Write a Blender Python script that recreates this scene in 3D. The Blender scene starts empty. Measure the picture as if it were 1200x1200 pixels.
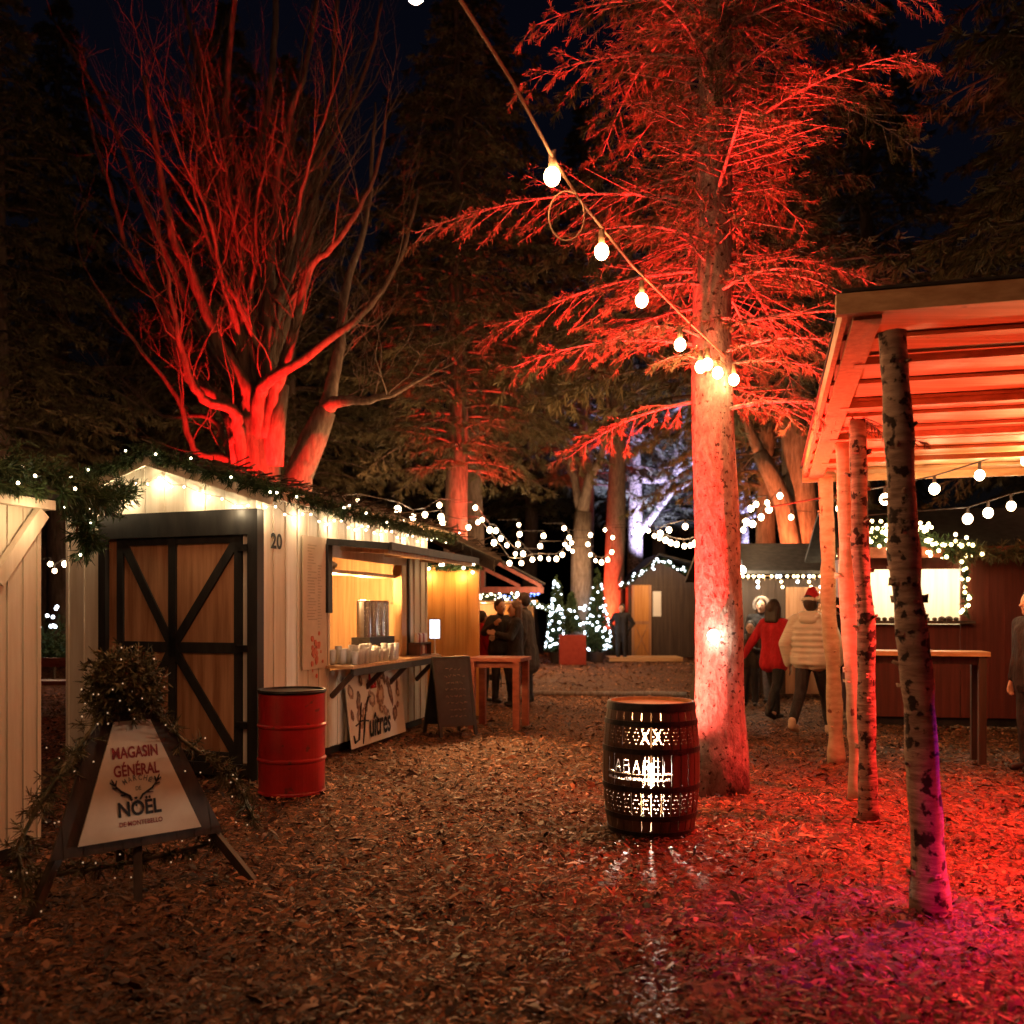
import bpy, math, random
import numpy as np
from mathutils import Vector, Matrix, Quaternion
random.seed(7); NP = np.random.default_rng(7)
S = bpy.context.scene; COL = S.collection
PI = math.pi; R = math.radians
V = Vector
# ---------------------------------------------------------------- camera numbers
F, HY, EYE = 1100.0, 715.0, 1.55
def W(px, py, d): return V(((px-600)/F*d, d, EYE-(py-HY)/F*d))
def G(px, py):
    d = F*EYE/(py-HY); return V(((px-600)/F*d, d, 0))
# ---------------------------------------------------------------- materials
def nodes(name):
    m = bpy.data.materials.new(name); m.use_nodes = True
    nt = m.node_tree; b = nt.nodes['Principled BSDF']
    return m, nt, b
def mk(name, c1, c2=None, rough=.7, scale=(8,8,8), detail=6, bump=0, spec=.35, metal=0, lo=.35, hi=.65, coat=0, c3=None, spots=0, spot_scale=12, bdist=.01, kind='noise'):
    m, nt, b = nodes(name); N, L = nt.nodes, nt.links
    b.inputs['Roughness'].default_value = rough; b.inputs['Metallic'].default_value = metal
    b.inputs['Specular IOR Level'].default_value = spec; b.inputs['Coat Weight'].default_value = coat
    tc = N.new('ShaderNodeTexCoord'); mp = N.new('ShaderNodeMapping'); mp.inputs['Scale'].default_value = scale
    L.new(tc.outputs['Object'], mp.inputs['Vector'])
    if kind == 'voronoi':
        no = N.new('ShaderNodeTexVoronoi'); no.inputs['Scale'].default_value = 1; out = no.outputs['Distance']
    else:
        no = N.new('ShaderNodeTexNoise'); no.inputs['Scale'].default_value = 1; no.inputs['Detail'].default_value = detail
        no.inputs['Roughness'].default_value = .62; out = no.outputs['Fac']
    L.new(mp.outputs['Vector'], no.inputs['Vector'])
    cr = N.new('ShaderNodeValToRGB'); e = cr.color_ramp.elements
    c2 = c2 or c1
    e[0].position = lo; e[0].color = (*c1, 1); e[1].position = hi; e[1].color = (*c2, 1)
    L.new(out, cr.inputs['Fac']); col = cr.outputs['Color']
    if spots:
        n2 = N.new('ShaderNodeTexNoise'); n2.inputs['Scale'].default_value = spot_scale; n2.inputs['Detail'].default_value = 5
        L.new(tc.outputs['Object'], n2.inputs['Vector'])
        r2 = N.new('ShaderNodeValToRGB'); r2.color_ramp.elements[0].position = spots; r2.color_ramp.elements[1].position = spots+.05
        L.new(n2.outputs['Fac'], r2.inputs['Fac'])
        mx = N.new('ShaderNodeMixRGB'); mx.inputs['Color2'].default_value = (*c3, 1)
        L.new(r2.outputs['Color'], mx.inputs['Fac']); L.new(col, mx.inputs['Color1']); col = mx.outputs['Color']
    L.new(col, b.inputs['Base Color'])
    if bump:
        bp = N.new('ShaderNodeBump'); bp.inputs['Strength'].default_value = bump; bp.inputs['Distance'].default_value = bdist
        L.new(out, bp.inputs['Height']); L.new(bp.outputs['Normal'], b.inputs['Normal'])
    return m
def glow(name, color, strength, sample=True):
    m, nt, b = nodes(name)
    b.inputs['Base Color'].default_value = (.8, .8, .8, 1)
    b.inputs['Emission Color'].default_value = (*color, 1); b.inputs['Emission Strength'].default_value = strength
    try: m.cycles.emission_sampling = 'AUTO' if sample else 'NONE'
    except Exception: pass
    return m
M = {}
M['white'] = mk('white_board', (.68,.59,.46), (.82,.75,.63), .6, (14,14,.9), 8, .25, bdist=.004)
M['white_dirty'] = mk('aged_white_board', (.5,.44,.37), (.72,.67,.58), .6, (12,12,.7), 8, .25, bdist=.004)
M['black'] = mk('black_timber', (.012,.011,.01), (.03,.027,.024), .55, (10,10,2), 6, .2, bdist=.004)
M['ply'] = mk('brown_plywood', (.3,.13,.06), (.56,.3,.16), .6, (12,12,.8), 9, .15, bdist=.003)
M['pine'] = mk('pine_boards', (.42,.22,.09), (.62,.37,.17), .55, (22,22,1.0), 8, .2, bdist=.003, spots=.68, spot_scale=6, c3=(.3,.13,.05))
M['pinex'] = mk('pine_planks', (.44,.25,.11), (.66,.42,.22), .5, (.8,24,24), 8, .2, bdist=.003, spots=.7, spot_scale=5, c3=(.28,.13,.05))
M['orange'] = mk('varnished_orange_boards', (.5,.2,.05), (.66,.32,.09), .45, (18,18,.8), 8, .15, bdist=.003)
M['redwood'] = mk('red_stained_wood', (.2,.045,.02), (.34,.09,.045), .5, (6,14,14), 7, .15, bdist=.003)
M['redwall'] = mk('dark_red_boards', (.09,.02,.014), (.16,.035,.024), .6, (14,14,.8), 7, .2, bdist=.004)
M['dark'] = mk('dark_brown_boards', (.045,.028,.02), (.085,.055,.04), .65, (14,14,.8), 7, .2, bdist=.004)
M['roof'] = mk('dark_shingles', (.018,.016,.014), (.05,.045,.04), .8, (9,9,9), 8, .5, bdist=.01)
M['brush'] = mk('weathered_roof_twigs', (.03,.022,.016), (.09,.07,.05), .8, (5,30,30), 8, .7, bdist=.02)
M['drum'] = mk('red_enamel', (.44,.014,.012), (.3,.012,.014), .28, (5,5,5), 6, .25, .5, coat=.3, spots=.63, spot_scale=11, c3=(.15,.03,.018), bdist=.012)
M['iron'] = mk('black_iron', (.012,.011,.01), (.035,.03,.027), .45, (20,20,20), 5, .2, .5, metal=.6, bdist=.002)
M['oak'] = mk('barrel_oak', (.045,.022,.013), (.11,.052,.028), .5, (16,16,1.4), 8, .25, bdist=.003)
M['steel'] = mk('brushed_steel', (.5,.48,.45), (.62,.6,.57), .25, (2,2,40), 4, .05, .5, metal=1)
M['glass'] = mk('drinking_glass', (.85,.87,.87), None, .06, spec=.5); M['glass'].node_tree.nodes['Principled BSDF'].inputs['Transmission Weight'].default_value = .35
M['bark'] = mk('spruce_bark', (.2,.15,.13), (.42,.34,.3), .85, (16,16,9), 9, 1, .15, c3=(.07,.045,.035), spots=.6, spot_scale=24, bdist=.05)
M['barkd'] = mk('grey_bark', (.16,.125,.1), (.32,.26,.21), .85, (16,16,4), 9, .9, .15, bdist=.03)
M['barkn'] = mk('brown_bark', (.1,.075,.058), (.22,.17,.135), .85, (16,16,3.5), 9, .9, .15, bdist=.03)
M['birch'] = mk('peeling_birch_bark', (.18,.12,.085), (.42,.31,.23), .7, (6,6,30), 9, .9, .2, c3=(.03,.02,.016), spots=.545, spot_scale=14, bdist=.015)
M['pole'] = mk('pale_birch_pole', (.42,.3,.18), (.62,.47,.31), .65, (7,7,18), 8, .6, .2, c3=(.16,.07,.045), spots=.64, spot_scale=10, bdist=.01)
M['needle'] = mk('spruce_needles', (.035,.055,.025), (.085,.11,.05), .6, (1.5,1.5,1.5), 3, 0, .25)
M['needler'] = mk('hemlock_needles', (.08,.08,.04), (.19,.17,.09), .6, (1.5,1.5,1.5), 3, 0, .25)
M['fir'] = mk('fir_garland', (.02,.045,.018), (.06,.1,.035), .6, (12,12,12), 3, 0, .25)
M['leafy'] = mk('dry_greenery', (.05,.055,.025), (.2,.15,.07), .6, (14,14,14), 3, 0, .25)
M['cable'] = mk('festoon_cable', (.05,.04,.035), None, .5)
M['ropewhite'] = mk('pale_rope_cable', (.3,.2,.12), None, .6)
M['chalk'] = mk('chalkboard_black', (.012,.012,.013), (.03,.03,.03), .5, (5,5,5), 6)
M['chalkmark'] = mk('chalk_marks', (.35,.25,.2), (.1,.08,.07), .9, (40,40,40))
M['sign'] = mk('tan_sign_board', (.6,.46,.32), (.68,.54,.39), .6, (6,6,6), 6, .05)
M['signred'] = mk('dark_red_print', (.22,.02,.02), None, .6)
M['signblack'] = mk('black_print', (.012,.012,.012), None, .6)
M['signgrey'] = mk('grey_print', (.12,.1,.085), None, .6)
M['stand'] = mk('dark_stained_stand', (.035,.022,.014), (.075,.048,.03), .6, (14,14,1.5), 7, .2, bdist=.004)
M['banner'] = mk('cream_vinyl', (.78,.7,.58), (.82,.75,.64), .45, (3,3,3), 4)
M['shell1'] = mk('brown_shell_print', (.12,.06,.035), (.5,.36,.24), .6, (22,22,22), 8)
M['shell2'] = mk('dark_shell_print', (.07,.035,.02), (.26,.14,.08), .6, (26,26,26), 8)
M['lobster'] = mk('red_print', (.45,.02,.02), None, .6)
M['paper'] = mk('white_paper', (.8,.78,.74), None, .8)
M['skin'] = mk('skin', (.5,.3,.21), (.56,.35,.25), .55, (9,9,9))
M['eye'] = mk('eye', (.02,.015,.012), None, .2)
M['hairdk'] = mk('dark_hair', (.02,.013,.009), (.055,.033,.02), .5, (40,40,6), 6, .4)
M['hairbr'] = mk('brown_hair', (.07,.035,.018), (.14,.075,.04), .5, (40,40,6), 6, .4)
M['redcoat'] = mk('red_wool', (.34,.005,.01), (.55,.012,.02), .8, (9,9,4), 6, 1, bdist=.06)
M['puffer'] = mk('cream_quilted_nylon', (.62,.54,.42), (.7,.62,.5), .5, (2,2,24), 3, .8, bdist=.02)
M['blackcloth'] = mk('black_cloth', (.01,.009,.01), (.035,.031,.031), .75, (9,9,4), 6, 1, bdist=.06)
M['browncoat'] = mk('dark_brown_coat', (.022,.015,.011), (.065,.045,.03), .75, (9,9,4), 6, 1, bdist=.06)
M['jeans'] = mk('grey_denim', (.1,.1,.11), (.17,.165,.17), .8, (24,24,24), 5, .2)
M['greywool'] = mk('grey_wool', (.17,.14,.12), (.24,.2,.17), .85, (24,24,24), 5, .3)
M['shoe'] = mk('dark_shoe', (.02,.016,.013), None, .5)
M['shoelt'] = mk('pale_boot', (.5,.37,.26), None, .6)
M['redplant'] = mk('red_planter', (.28,.03,.018), (.36,.05,.03), .6, (10,10,10))
M['antler'] = mk('pale_driftwood', (.55,.42,.28), (.7,.58,.42), .6, (10,10,10))
WARM = (1, .62, .3)
M['bulb'] = glow('lit_bulb', (1, .46, .18), 85)
M['bulbover'] = glow('lit_overhead_bulb', (1, .46, .21), 920)
M['farbulb'] = glow('lit_far_bulb', (1, .7, .4), 26, False)
M['fairy'] = glow('lit_fairy_light', (1, .82, .55), 16, False)
M['fairycool'] = glow('lit_cool_light', (.75, .88, 1), 9, False)
M['fairyblue'] = glow('lit_blue_light', (.12, .25, 1), 8, False)
M['fairyyel'] = glow('lit_yellow_light', (1, .74, .3), 12, False)
M['fairydim'] = glow('lit_dim_light', (1, .6, .32), .45, False)
M['tablet'] = glow('lit_screen', (.8, .9, 1), 2.2)
M['lamp'] = glow('lit_lamp', (1, .9, .72), 60, False)
# ---------------------------------------------------------------- mesh builder
class MB:
    def __init__(s): s.v, s.f, s.n = [], [], 0
    def add(s, v, f):
        s.v.extend(tuple(p) for p in v); n = s.n
        s.f.extend(tuple(i+n for i in q) for q in f); s.n += len(v)
    def box(s, c, size, rot=None):
        hx, hy, hz = size[0]/2, size[1]/2, size[2]/2
        vs = [V((x*hx, y*hy, z*hz)) for x in (-1,1) for y in (-1,1) for z in (-1,1)]
        if rot is not None: vs = [rot @ p for p in vs]
        s.add([V(c)+p for p in vs], [(0,1,3,2),(4,6,7,5),(0,4,5,1),(2,3,7,6),(0,2,6,4),(1,5,7,3)])
    def frame(s, o, u, v, w, a, b, c):
        """box spanning o + [a]u + [b]v + [c]w, each (lo, hi)"""
        pts = [o+u*x+v*y+w*z for x in a for y in b for z in c]
        s.add(pts, [(0,1,3,2),(4,6,7,5),(0,4,5,1),(2,3,7,6),(0,2,6,4),(1,5,7,3)])
    def beam(s, p0, p1, w, h, up=V((0,0,1))):
        p0, p1 = V(p0), V(p1); d = (p1-p0).normalized(); x = d.cross(up)
        if x.length < 1e-4: x = d.cross(V((1,0,0)))
        x.normalize(); y = x.cross(d).normalized()
        s.frame(p0, p1-p0, x, y, (0,1), (-w/2,w/2), (-h/2,h/2))
    def prism(s, poly, nrm, t):
        n = len(poly); nrm = V(nrm)*t
        s.add([V(p) for p in poly]+[V(p)+nrm for p in poly], [tuple(range(n))[::-1], tuple(range(n,2*n))]+[(i,(i+1)%n,(i+1)%n+n,i+n) for i in range(n)])
    def tube(s, pts, rad, n=8, jit=0, caps=True):
        pts = [V(p) for p in pts]; k = len(pts)
        if not hasattr(rad, '__len__'): rad = [rad]*k
        vs, fs = [], []; x = None
        for i, p in enumerate(pts):
            d = (pts[min(i+1,k-1)]-pts[max(i-1,0)])
            d = d.normalized() if d.length > 1e-9 else V((0,0,1))
            if x is None: x = d.orthogonal().normalized()
            else:
                x = x-d*x.dot(d); x = x.normalized() if x.length > 1e-6 else d.orthogonal().normalized()
            y = d.cross(x)
            for j in range(n):
                a = 2*PI*j/n; r = rad[i]*(1+(random.uniform(-jit,jit) if jit else 0))
                vs.append(p+(x*math.cos(a)+y*math.sin(a))*r)
        for i in range(k-1):
            for j in range(n): fs.append((i*n+j, i*n+(j+1)%n, (i+1)*n+(j+1)%n, (i+1)*n+j))
        if caps: fs += [tuple(range(n))[::-1], tuple(range((k-1)*n, k*n))]
        s.add(vs, fs)
    def lathe(s, prof, c, n=32, caps=True):
        vs, fs = [], []; k = len(prof)
        for r, z in prof:
            for j in range(n):
                a = 2*PI*j/n; vs.append(V(c)+V((r*math.cos(a), r*math.sin(a), z)))
        for i in range(k-1):
            for j in range(n): fs.append((i*n+j, i*n+(j+1)%n, (i+1)*n+(j+1)%n, (i+1)*n+j))
        if caps: fs += [tuple(range(n))[::-1], tuple(range((k-1)*n, k*n))]
        s.add(vs, fs)
    def ball(s, c, r, n=10, m=6, sc=(1,1,1), rot=None):
        vs, fs = [], []; c = V(c)
        for i in range(1, m):
            t = PI*i/m
            for j in range(n):
                a = 2*PI*j/n; vs.append(V((math.sin(t)*math.cos(a)*r*sc[0], math.sin(t)*math.sin(a)*r*sc[1], math.cos(t)*r*sc[2])))
        vs += [V((0,0,r*sc[2])), V((0,0,-r*sc[2]))]; b = len(vs)
        if rot is not None: vs = [rot @ p for p in vs]
        for i in range(m-2):
            for j in range(n): fs.append((i*n+j, (i+1)*n+j, (i+1)*n+(j+1)%n, i*n+(j+1)%n))
        for j in range(n): fs += [(b-2, j, (j+1)%n), (b-1, (m-2)*n+(j+1)%n, (m-2)*n+j)]
        s.add([c+p for p in vs], fs)
    def capsule(s, p0, r0, p1, r1, n=12):
        p0, p1 = V(p0), V(p1); d = (p1-p0).normalized()
        pts, rr = [], []
        for t in (-.999, -.8, -.45): pts.append(p0+d*r0*t); rr.append(r0*math.sqrt(max(0,1-t*t)))
        pts += [p0, p1]; rr += [r0, r1]
        for t in (.45, .8, .999): pts.append(p1+d*r1*t); rr.append(r1*math.sqrt(max(0,1-t*t)))
        s.tube(pts, rr, n)
    def build(s, name, mat, parent=None, origin=None, smooth=False):
        return link(name, mat, parent, origin, smooth, np.array(s.v, dtype=np.float32).reshape(-1,3), faces=s.f)
def root_loc(o):
    p = V((0,0,0))
    while o is not None: p = p+o.location; o = o.parent
    return p
def link(name, mat, parent, origin, smooth, verts, faces=None, quads=None):
    me = bpy.data.meshes.new(name)
    off = root_loc(parent) if parent is not None else V(origin or (0,0,0))
    verts = verts-np.array(off, dtype=np.float32)
    if quads is not None:
        n, q = len(verts), len(quads)
        me.vertices.add(n); me.vertices.foreach_set('co', np.ascontiguousarray(verts, dtype=np.float32).ravel())
        me.loops.add(q*4); me.loops.foreach_set('vertex_index', np.ascontiguousarray(quads, dtype=np.int32).ravel())
        me.polygons.add(q); me.polygons.foreach_set('loop_start', np.arange(0, q*4, 4, dtype=np.int32))
        me.update(calc_edges=True)
    else:
        me.from_pydata(verts.tolist(), [], faces); me.update()
    if smooth: me.polygons.foreach_set('use_smooth', [True]*len(me.polygons)); me.update()
    me.materials.append(mat if not isinstance(mat, str) else M[mat])
    o = bpy.data.objects.new(name, me); COL.objects.link(o)
    if parent is not None: o.parent = parent
    else: o.location = off
    return o
def thing(name, label, cat, loc, group=None):
    o = bpy.data.objects.new(name, None); COL.objects.link(o); o.location = loc; o.empty_display_size = .1
    return tag(o, label, cat, group)
def tag(o, label, cat, group=None, kind=None):
    if label: o['label'] = label
    if cat: o['category'] = cat
    if group: o['group'] = group
    if kind: o['kind'] = kind
    return o
def child_copy(src_mesh, name, parent, world, scale=1):
    o = bpy.data.objects.new(name, src_mesh); COL.objects.link(o); o.parent = parent
    o.location = V(world)-root_loc(parent)
    if scale != 1: o.scale = (scale,)*3
    return o
def ball_mesh(name, r, mat, n=8, m=6, sc=(1,1,1)):
    b = MB(); b.ball((0,0,0), r, n, m, sc); me = bpy.data.meshes.new(name)
    me.from_pydata([tuple(p) for p in b.v], [], b.f); me.polygons.foreach_set('use_smooth', [True]*len(me.polygons))
    me.materials.append(M[mat]); me.update(); return me
def point(name, loc, w, color, r=.04):
    l = bpy.data.lights.new(name, 'POINT'); l.energy = w; l.color = color; l.shadow_soft_size = r
    o = bpy.data.objects.new(name, l); COL.objects.link(o); o.location = loc; return o
def spot(name, loc, target, w, color, angle, blend=1, r=.05):
    l = bpy.data.lights.new(name, 'SPOT'); l.energy = w; l.color = color; l.shadow_soft_size = r
    l.spot_size = R(angle); l.spot_blend = blend
    o = bpy.data.objects.new(name, l); COL.objects.link(o); o.location = loc
    o.rotation_euler = (V(target)-V(loc)).to_track_quat('-Z', 'Y').to_euler(); return o
def text(body, parent, name, mat, c, u, v, n, w, h, bold=.0, shear=0, lift=.004):
    cu = bpy.data.curves.new(name, 'FONT'); cu.body = body; cu.size = 1; cu.offset = bold; cu.shear = shear; cu.extrude = .0; cu.resolution_u = 4
    ob = bpy.data.objects.new(name, cu); me = bpy.data.meshes.new_from_object(ob)
    co = np.empty(len(me.vertices)*3, dtype=np.float32); me.vertices.foreach_get('co', co); co = co.reshape(-1,3)
    lo, hi = co.min(0), co.max(0); k = co-(lo+hi)/2; k[:,0] *= w/(hi[0]-lo[0]); k[:,1] *= h/(hi[1]-lo[1])
    off = V(c)+V(n)*lift-root_loc(parent)
    out = k[:,:1]*np.array(u)+k[:,1:2]*np.array(v)+np.array(off)
    me.vertices.foreach_set('co', out.astype(np.float32).ravel()); me.update()
    me.materials.clear(); me.materials.append(M[mat])
    o = bpy.data.objects.new(name, me); COL.objects.link(o); o.parent = parent
    bpy.data.objects.remove(ob); return o
# needles: quads around line segments
def needle_quads(p0, p1, per, length, width, spread=.9, seed=1, droop=.25):
    g = np.random.default_rng(seed); p0, p1 = np.asarray(p0, float), np.asarray(p1, float)
    a = np.repeat(p0, per, 0); b = np.repeat(p1, per, 0); n = len(a)
    t = g.random((n,1)); pos = a+(b-a)*t
    d = b-a; d /= np.linalg.norm(d, axis=1, keepdims=True)+1e-9
    rnd = g.normal(size=(n,3)); rnd /= np.linalg.norm(rnd, axis=1, keepdims=True)
    dr = d*.7+rnd*spread; dr[:,2] -= droop; dr /= np.linalg.norm(dr, axis=1, keepdims=True)
    wv = np.cross(dr, g.normal(size=(n,3))); wv /= np.linalg.norm(wv, axis=1, keepdims=True)
    ln = length*g.uniform(.6,1.25,(n,1)); tip = pos+dr*ln; wv *= width/2
    vs = np.stack([pos-wv, pos+wv, tip+wv*.35, tip-wv*.35], 1).reshape(-1,3)
    return vs.astype(np.float32), np.arange(len(vs), dtype=np.int32).reshape(-1,4)

# ================================================================= PEOPLE (first: they need one evaluation)
PEOPLE = []
def person(loc, heading, label, H=1.72, bust=1.0, lf=(0,0,0), rf=(0,0,0), lk=None, rk=None, le=None, lh=None, re=None, rh=None, lean=0, headturn=0,
           coat='blackcloth', coat_len=.78, legs='blackcloth', shoe='shoe', hair='hairdk', hairlen=.0, hat=None, hood=None, coatw=1.0, group=None):
    """local axes: x right, y forward, z up; feet offsets are from the standing place"""
    k = H/1.75
    J = dict(la=V((-.1,0,.085)), ra=V((.1,0,.085)), lhip=V((-.09,0,.92)), rhip=V((.09,0,.92)))
    J['la'] += V(lf); J['ra'] += V(rf)
    ln = lambda z: V((0, lean*(z-.92), z))
    def knee(h, a, kk):
        if kk is not None: return V(kk)
        m = (h+a)/2; return m+V((0,.02+.10*abs(a.y)+.25*max(0,a.z-.085),.01))
    J['lk'], J['rk'] = knee(J['lhip'],J['la'],lk), knee(J['rhip'],J['ra'],rk)
    J['ls'], J['rs'] = ln(1.42)+V((-.175*bust,0,0)), ln(1.42)+V((.175*bust,0,0))
    J['le'] = V(le) if le else ln(1.13)+V((-.25,-.02,0)); J['re'] = V(re) if re else ln(1.13)+V((.25,-.02,0))
    J['lh'] = V(lh) if lh else J['le']+V((.01,.07,-.25)); J['rh'] = V(rh) if rh else J['re']+V((-.01,.07,-.25))
    neck, head = ln(1.47), ln(1.625)+V((0,.02,0)); hr = Matrix.Rotation(headturn, 3, 'Z')
    rot = Matrix.Rotation(heading, 3, 'Z'); T = lambda p: V(loc)+rot@(V(p)*k)
    b = MB(); cap = lambda m, p, r, q, s: m.capsule(T(p), r*k, T(q), s*k)
    # body, one continuous skin
    for x in (-.07,.07):
        cap(b, ln(1.34)+V((x,0,0)), .1, ln(1.08)+V((x*.8,0,0)), .095); cap(b, ln(1.08)+V((x*.8,0,0)), .095, V((x*1.1,-.01,.92)), .11)
    cap(b, J['ls'], .055, J['rs'], .055); cap(b, ln(1.4), .06, neck+V((0,0,.05)), .05)
    b.ball(T(head), .1*k, 16, 12, (.8,.98,1.18), rot@hr)
    hp = lambda x,y,z: head+hr@V((x,y,z))
    cap(b, hp(0,.02,-.07), .055, hp(0,.055,-.085), .035)                       # jaw and chin
    cap(b, hp(0,.088,.01), .012, hp(0,.108,-.022), .015)                       # nose
    cap(b, hp(-.018,.088,-.052), .008, hp(.018,.088,-.052), .008)              # lips
    for x in (-1,1): cap(b, hp(x*.08,-.005,.015), .014, hp(x*.083,-.01,-.02), .01)   # ears
    for s, sx in (('l',-1),('r',1)):
        cap(b, J[s+'s'], .05, J[s+'e'], .038); cap(b, J[s+'e'], .038, J[s+'h'], .026)
        cap(b, J[s+'hip'], .085, J[s+'k'], .056); cap(b, J[s+'k'], .056, J[s+'a'], .038)
        cap(b, J[s+'a']+V((0,-.03,-.035)), .036, J[s+'a']+V((0,.14,-.05)), .028)
        fd = (J[s+'h']-J[s+'e']).normalized(); side = fd.cross(V((sx,0,0)))
        side = side.normalized() if side.length > .1 else V((0,1,0)); pn = fd.cross(side).normalized()
        w0 = J[s+'h']
        for q in (-.024,-.008,.008,.024): cap(b, w0+fd*.02+side*q*.7, .017, w0+fd*.085+side*q, .013)    # palm
        for q, fl in ((-.03,.058),(-.01,.074),(.01,.08),(.03,.07)):
            m1 = w0+fd*(.09+fl*.5)+side*q+pn*sx*.004; cap(b, w0+fd*.085+side*q, .0095, m1, .009)
            cap(b, m1, .009, m1+(fd*.8+pn*sx*.6)*fl*.5, .008)
        t1 = w0+fd*.06+side*.05; cap(b, w0+fd*.025+side*.02, .013, t1, .011); cap(b, t1, .011, t1+fd*.035+side*.004, .0095)
    root = thing('person', label, 'person', V(loc), group)
    body = b.build('person_body', 'skin', root, smooth=True)
    lay = [(body, .009*k, 2)]
    c = MB(); f = 1.13*coatw
    for x in (-.075,.075):
        cap(c, ln(1.33)+V((x,0,0)), .118*f, ln(1.08)+V((x*.9,0,0)), .112*f); cap(c, ln(1.08)+V((x*.9,0,0)), .112*f, V((x*1.15,-.01,coat_len+.1)), .125*f)
        if coat_len < .7: cap(c, V((x*1.15,-.01,.85)), .125*f, V((x*1.5,-.01,coat_len)), .14*f)
    cap(c, J['ls'], .073*f, J['rs'], .073*f); cap(c, ln(1.42), .08*f, neck+V((0,-.005,.02)), .066)
    for s in 'lr': 
        w = J[s+'e']+(J[s+'h']-J[s+'e'])*.95
        cap(c, J[s+'s'], .072*f, J[s+'e'], .058*f); cap(c, J[s+'e'], .058*f, w, .044*f)
    if coatw > 1.1:                                                              # quilt rolls
        for z in np.arange(.9, 1.4, .075):
            for x in (-.07,.07): c.ball(T(ln(z)+V((x,0,0))), .135*f*k, 14, 8, (1,1,.3))
    lay.append((c.build('coat', coat, root, smooth=True), .014*k, 3))
    t = MB()
    for s in 'lr':
        cap(t, J[s+'hip']+V((0,0,.04)), .108, J[s+'k'], .076); cap(t, J[s+'k'], .076, J[s+'a']+V((0,0,.02)), .058)
    lay.append((t.build('trousers', legs, root, smooth=True), .014*k, 3))
    for s in 'lr':
        q = MB(); a = J[s+'a']; up = max(0, a.z-.085)
        cap(q, a+V((0,-.01,.03)), .053, a+V((0,-.035,-.035)), .046); cap(q, a+V((0,-.035,-.037)), .046, a+V((0,.14,-.047-up*.6)), .036)
        lay.append((q.build('shoe', shoe, root, smooth=True), .012*k, 2))
    h = MB(); h.ball(T(hp(0,-.018,.022)), .112*k, 16, 12, (.84,.98,1.1), rot@hr)
    if hairlen:
        for x in (-.055,-.02,.02,.055): cap(h, hp(x,-.05,.02), .055, hp(x*1.25,-.075,-hairlen), .04)
        for x in (-.085,.085): cap(h, hp(x,-.01,.02), .03, hp(x*1.05,-.01,-hairlen*.9), .028)
    # keep the face free: hair sits behind and above
    hm = h.build('hair', hair, root, smooth=True); lay.append((hm, .011*k, 2))
    hm.location += (rot@hr)@V((0,-.022,.012))*k
    for x in (-.034,.034):
        e = MB(); e.ball(T(hp(x,.083,.012)), .0115*k, 8, 6); e.build('eye', 'eye', root, smooth=True)
    if hat == 'santa':
        q = MB(); cap(q, hp(0,-.02,.07), .105, hp(.02,-.06,.17), .06); cap(q, hp(.02,-.06,.17), .06, hp(.1,-.1,.1), .032)
        lay.append((q.build('hat', 'redcoat', root, smooth=True), .012*k, 3))
        q = MB()
        for i in range(12):
            a0, a1 = 2*PI*i/12, 2*PI*(i+1)/12
            cap(q, hp(.098*math.cos(a0), -.015+.112*math.sin(a0), .055-.02*math.sin(a0)), .026, hp(.098*math.cos(a1), -.015+.112*math.sin(a1), .055-.02*math.sin(a1)), .026)
        lay.append((q.build('hat_trim', 'puffer', root, smooth=True), .012*k, 2))
        q = MB(); q.ball(T(hp(.115,-.105,.075)), .036*k, 12, 8); q.build('pompom', 'puffer', root, smooth=True)
    if hood:
        q = MB()
        for i in range(14):
            a0, a1 = PI*(-.15+1.3*i/14), PI*(-.15+1.3*(i+1)/14)
            cap(q, hp(.125*math.cos(a0), -.02, .01+.14*math.sin(a0)), .032, hp(.125*math.cos(a1), -.02, .01+.14*math.sin(a1)), .032)
            cap(q, hp(.11*math.cos(a0), -.08, .0+.12*math.sin(a0)), .034, hp(.11*math.cos(a1), -.08, .0+.12*math.sin(a1)), .034)
        cap(q, hp(-.07,-.1,-.08), .06, hp(.07,-.1,-.08), .06); lay.append((q.build('hood', hood, root, smooth=True), .013*k, 2))
    if coatw > 1.1:
        q = MB(); cap(q, ln(1.49)+V((-.09,-.06,0)), .062, ln(1.49)+V((.09,-.06,0)), .062); cap(q, ln(1.44)+V((-.06,-.12,0)), .055, ln(1.44)+V((.06,-.12,0)), .055)
        lay.append((q.build('collar_hood', coat, root, smooth=True), .014*k, 3))
    PEOPLE.extend(lay); return root, T
_, _ = person((3.7,11.6,0), R(-38), 'person walking away in cream quilted jacket and red santa hat', 1.74, 1.1, lf=(-.02,-.3,.09), rf=(.02,.3,0), le=(-.32,-.06,1.14), lh=(-.3,.02,.88),
              re=(.32,.02,1.14), rh=(.29,.14,.9), coat='puffer', coat_len=.86, shoe='shoelt', hair='hairdk', hat='santa', coatw=1.18)
person((3.66,13.1,0), R(-48), 'person in bright red coat walking with dark shoulder length hair', 1.68, .95, lf=(-.03,.26,0), rf=(.02,-.32,.1), le=(-.33,-.06,1.16), lh=(-.45,-.12,.93),
       re=(.27,.04,1.13), rh=(.25,.2,.95), coat='redcoat', coat_len=.74, hairlen=.17, hair='hairdk')
person((4.2,15.8,0), R(150), 'person standing in grey jeans and dark jacket with a grey hood', 1.74, 1, coat='blackcloth', legs='jeans', hood='greywool', le=(-.27,.08,1.15), lh=(-.12,.27,1.16))
person((3.86,15.2,0), R(160), 'short person in dark clothes beside the spruce trunk raising both hands', 1.36, 1, coat='browncoat', le=(-.26,.1,1.12), lh=(-.06,.32,1.2), re=(.26,.1,1.12), rh=(.06,.32,1.2))
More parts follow.
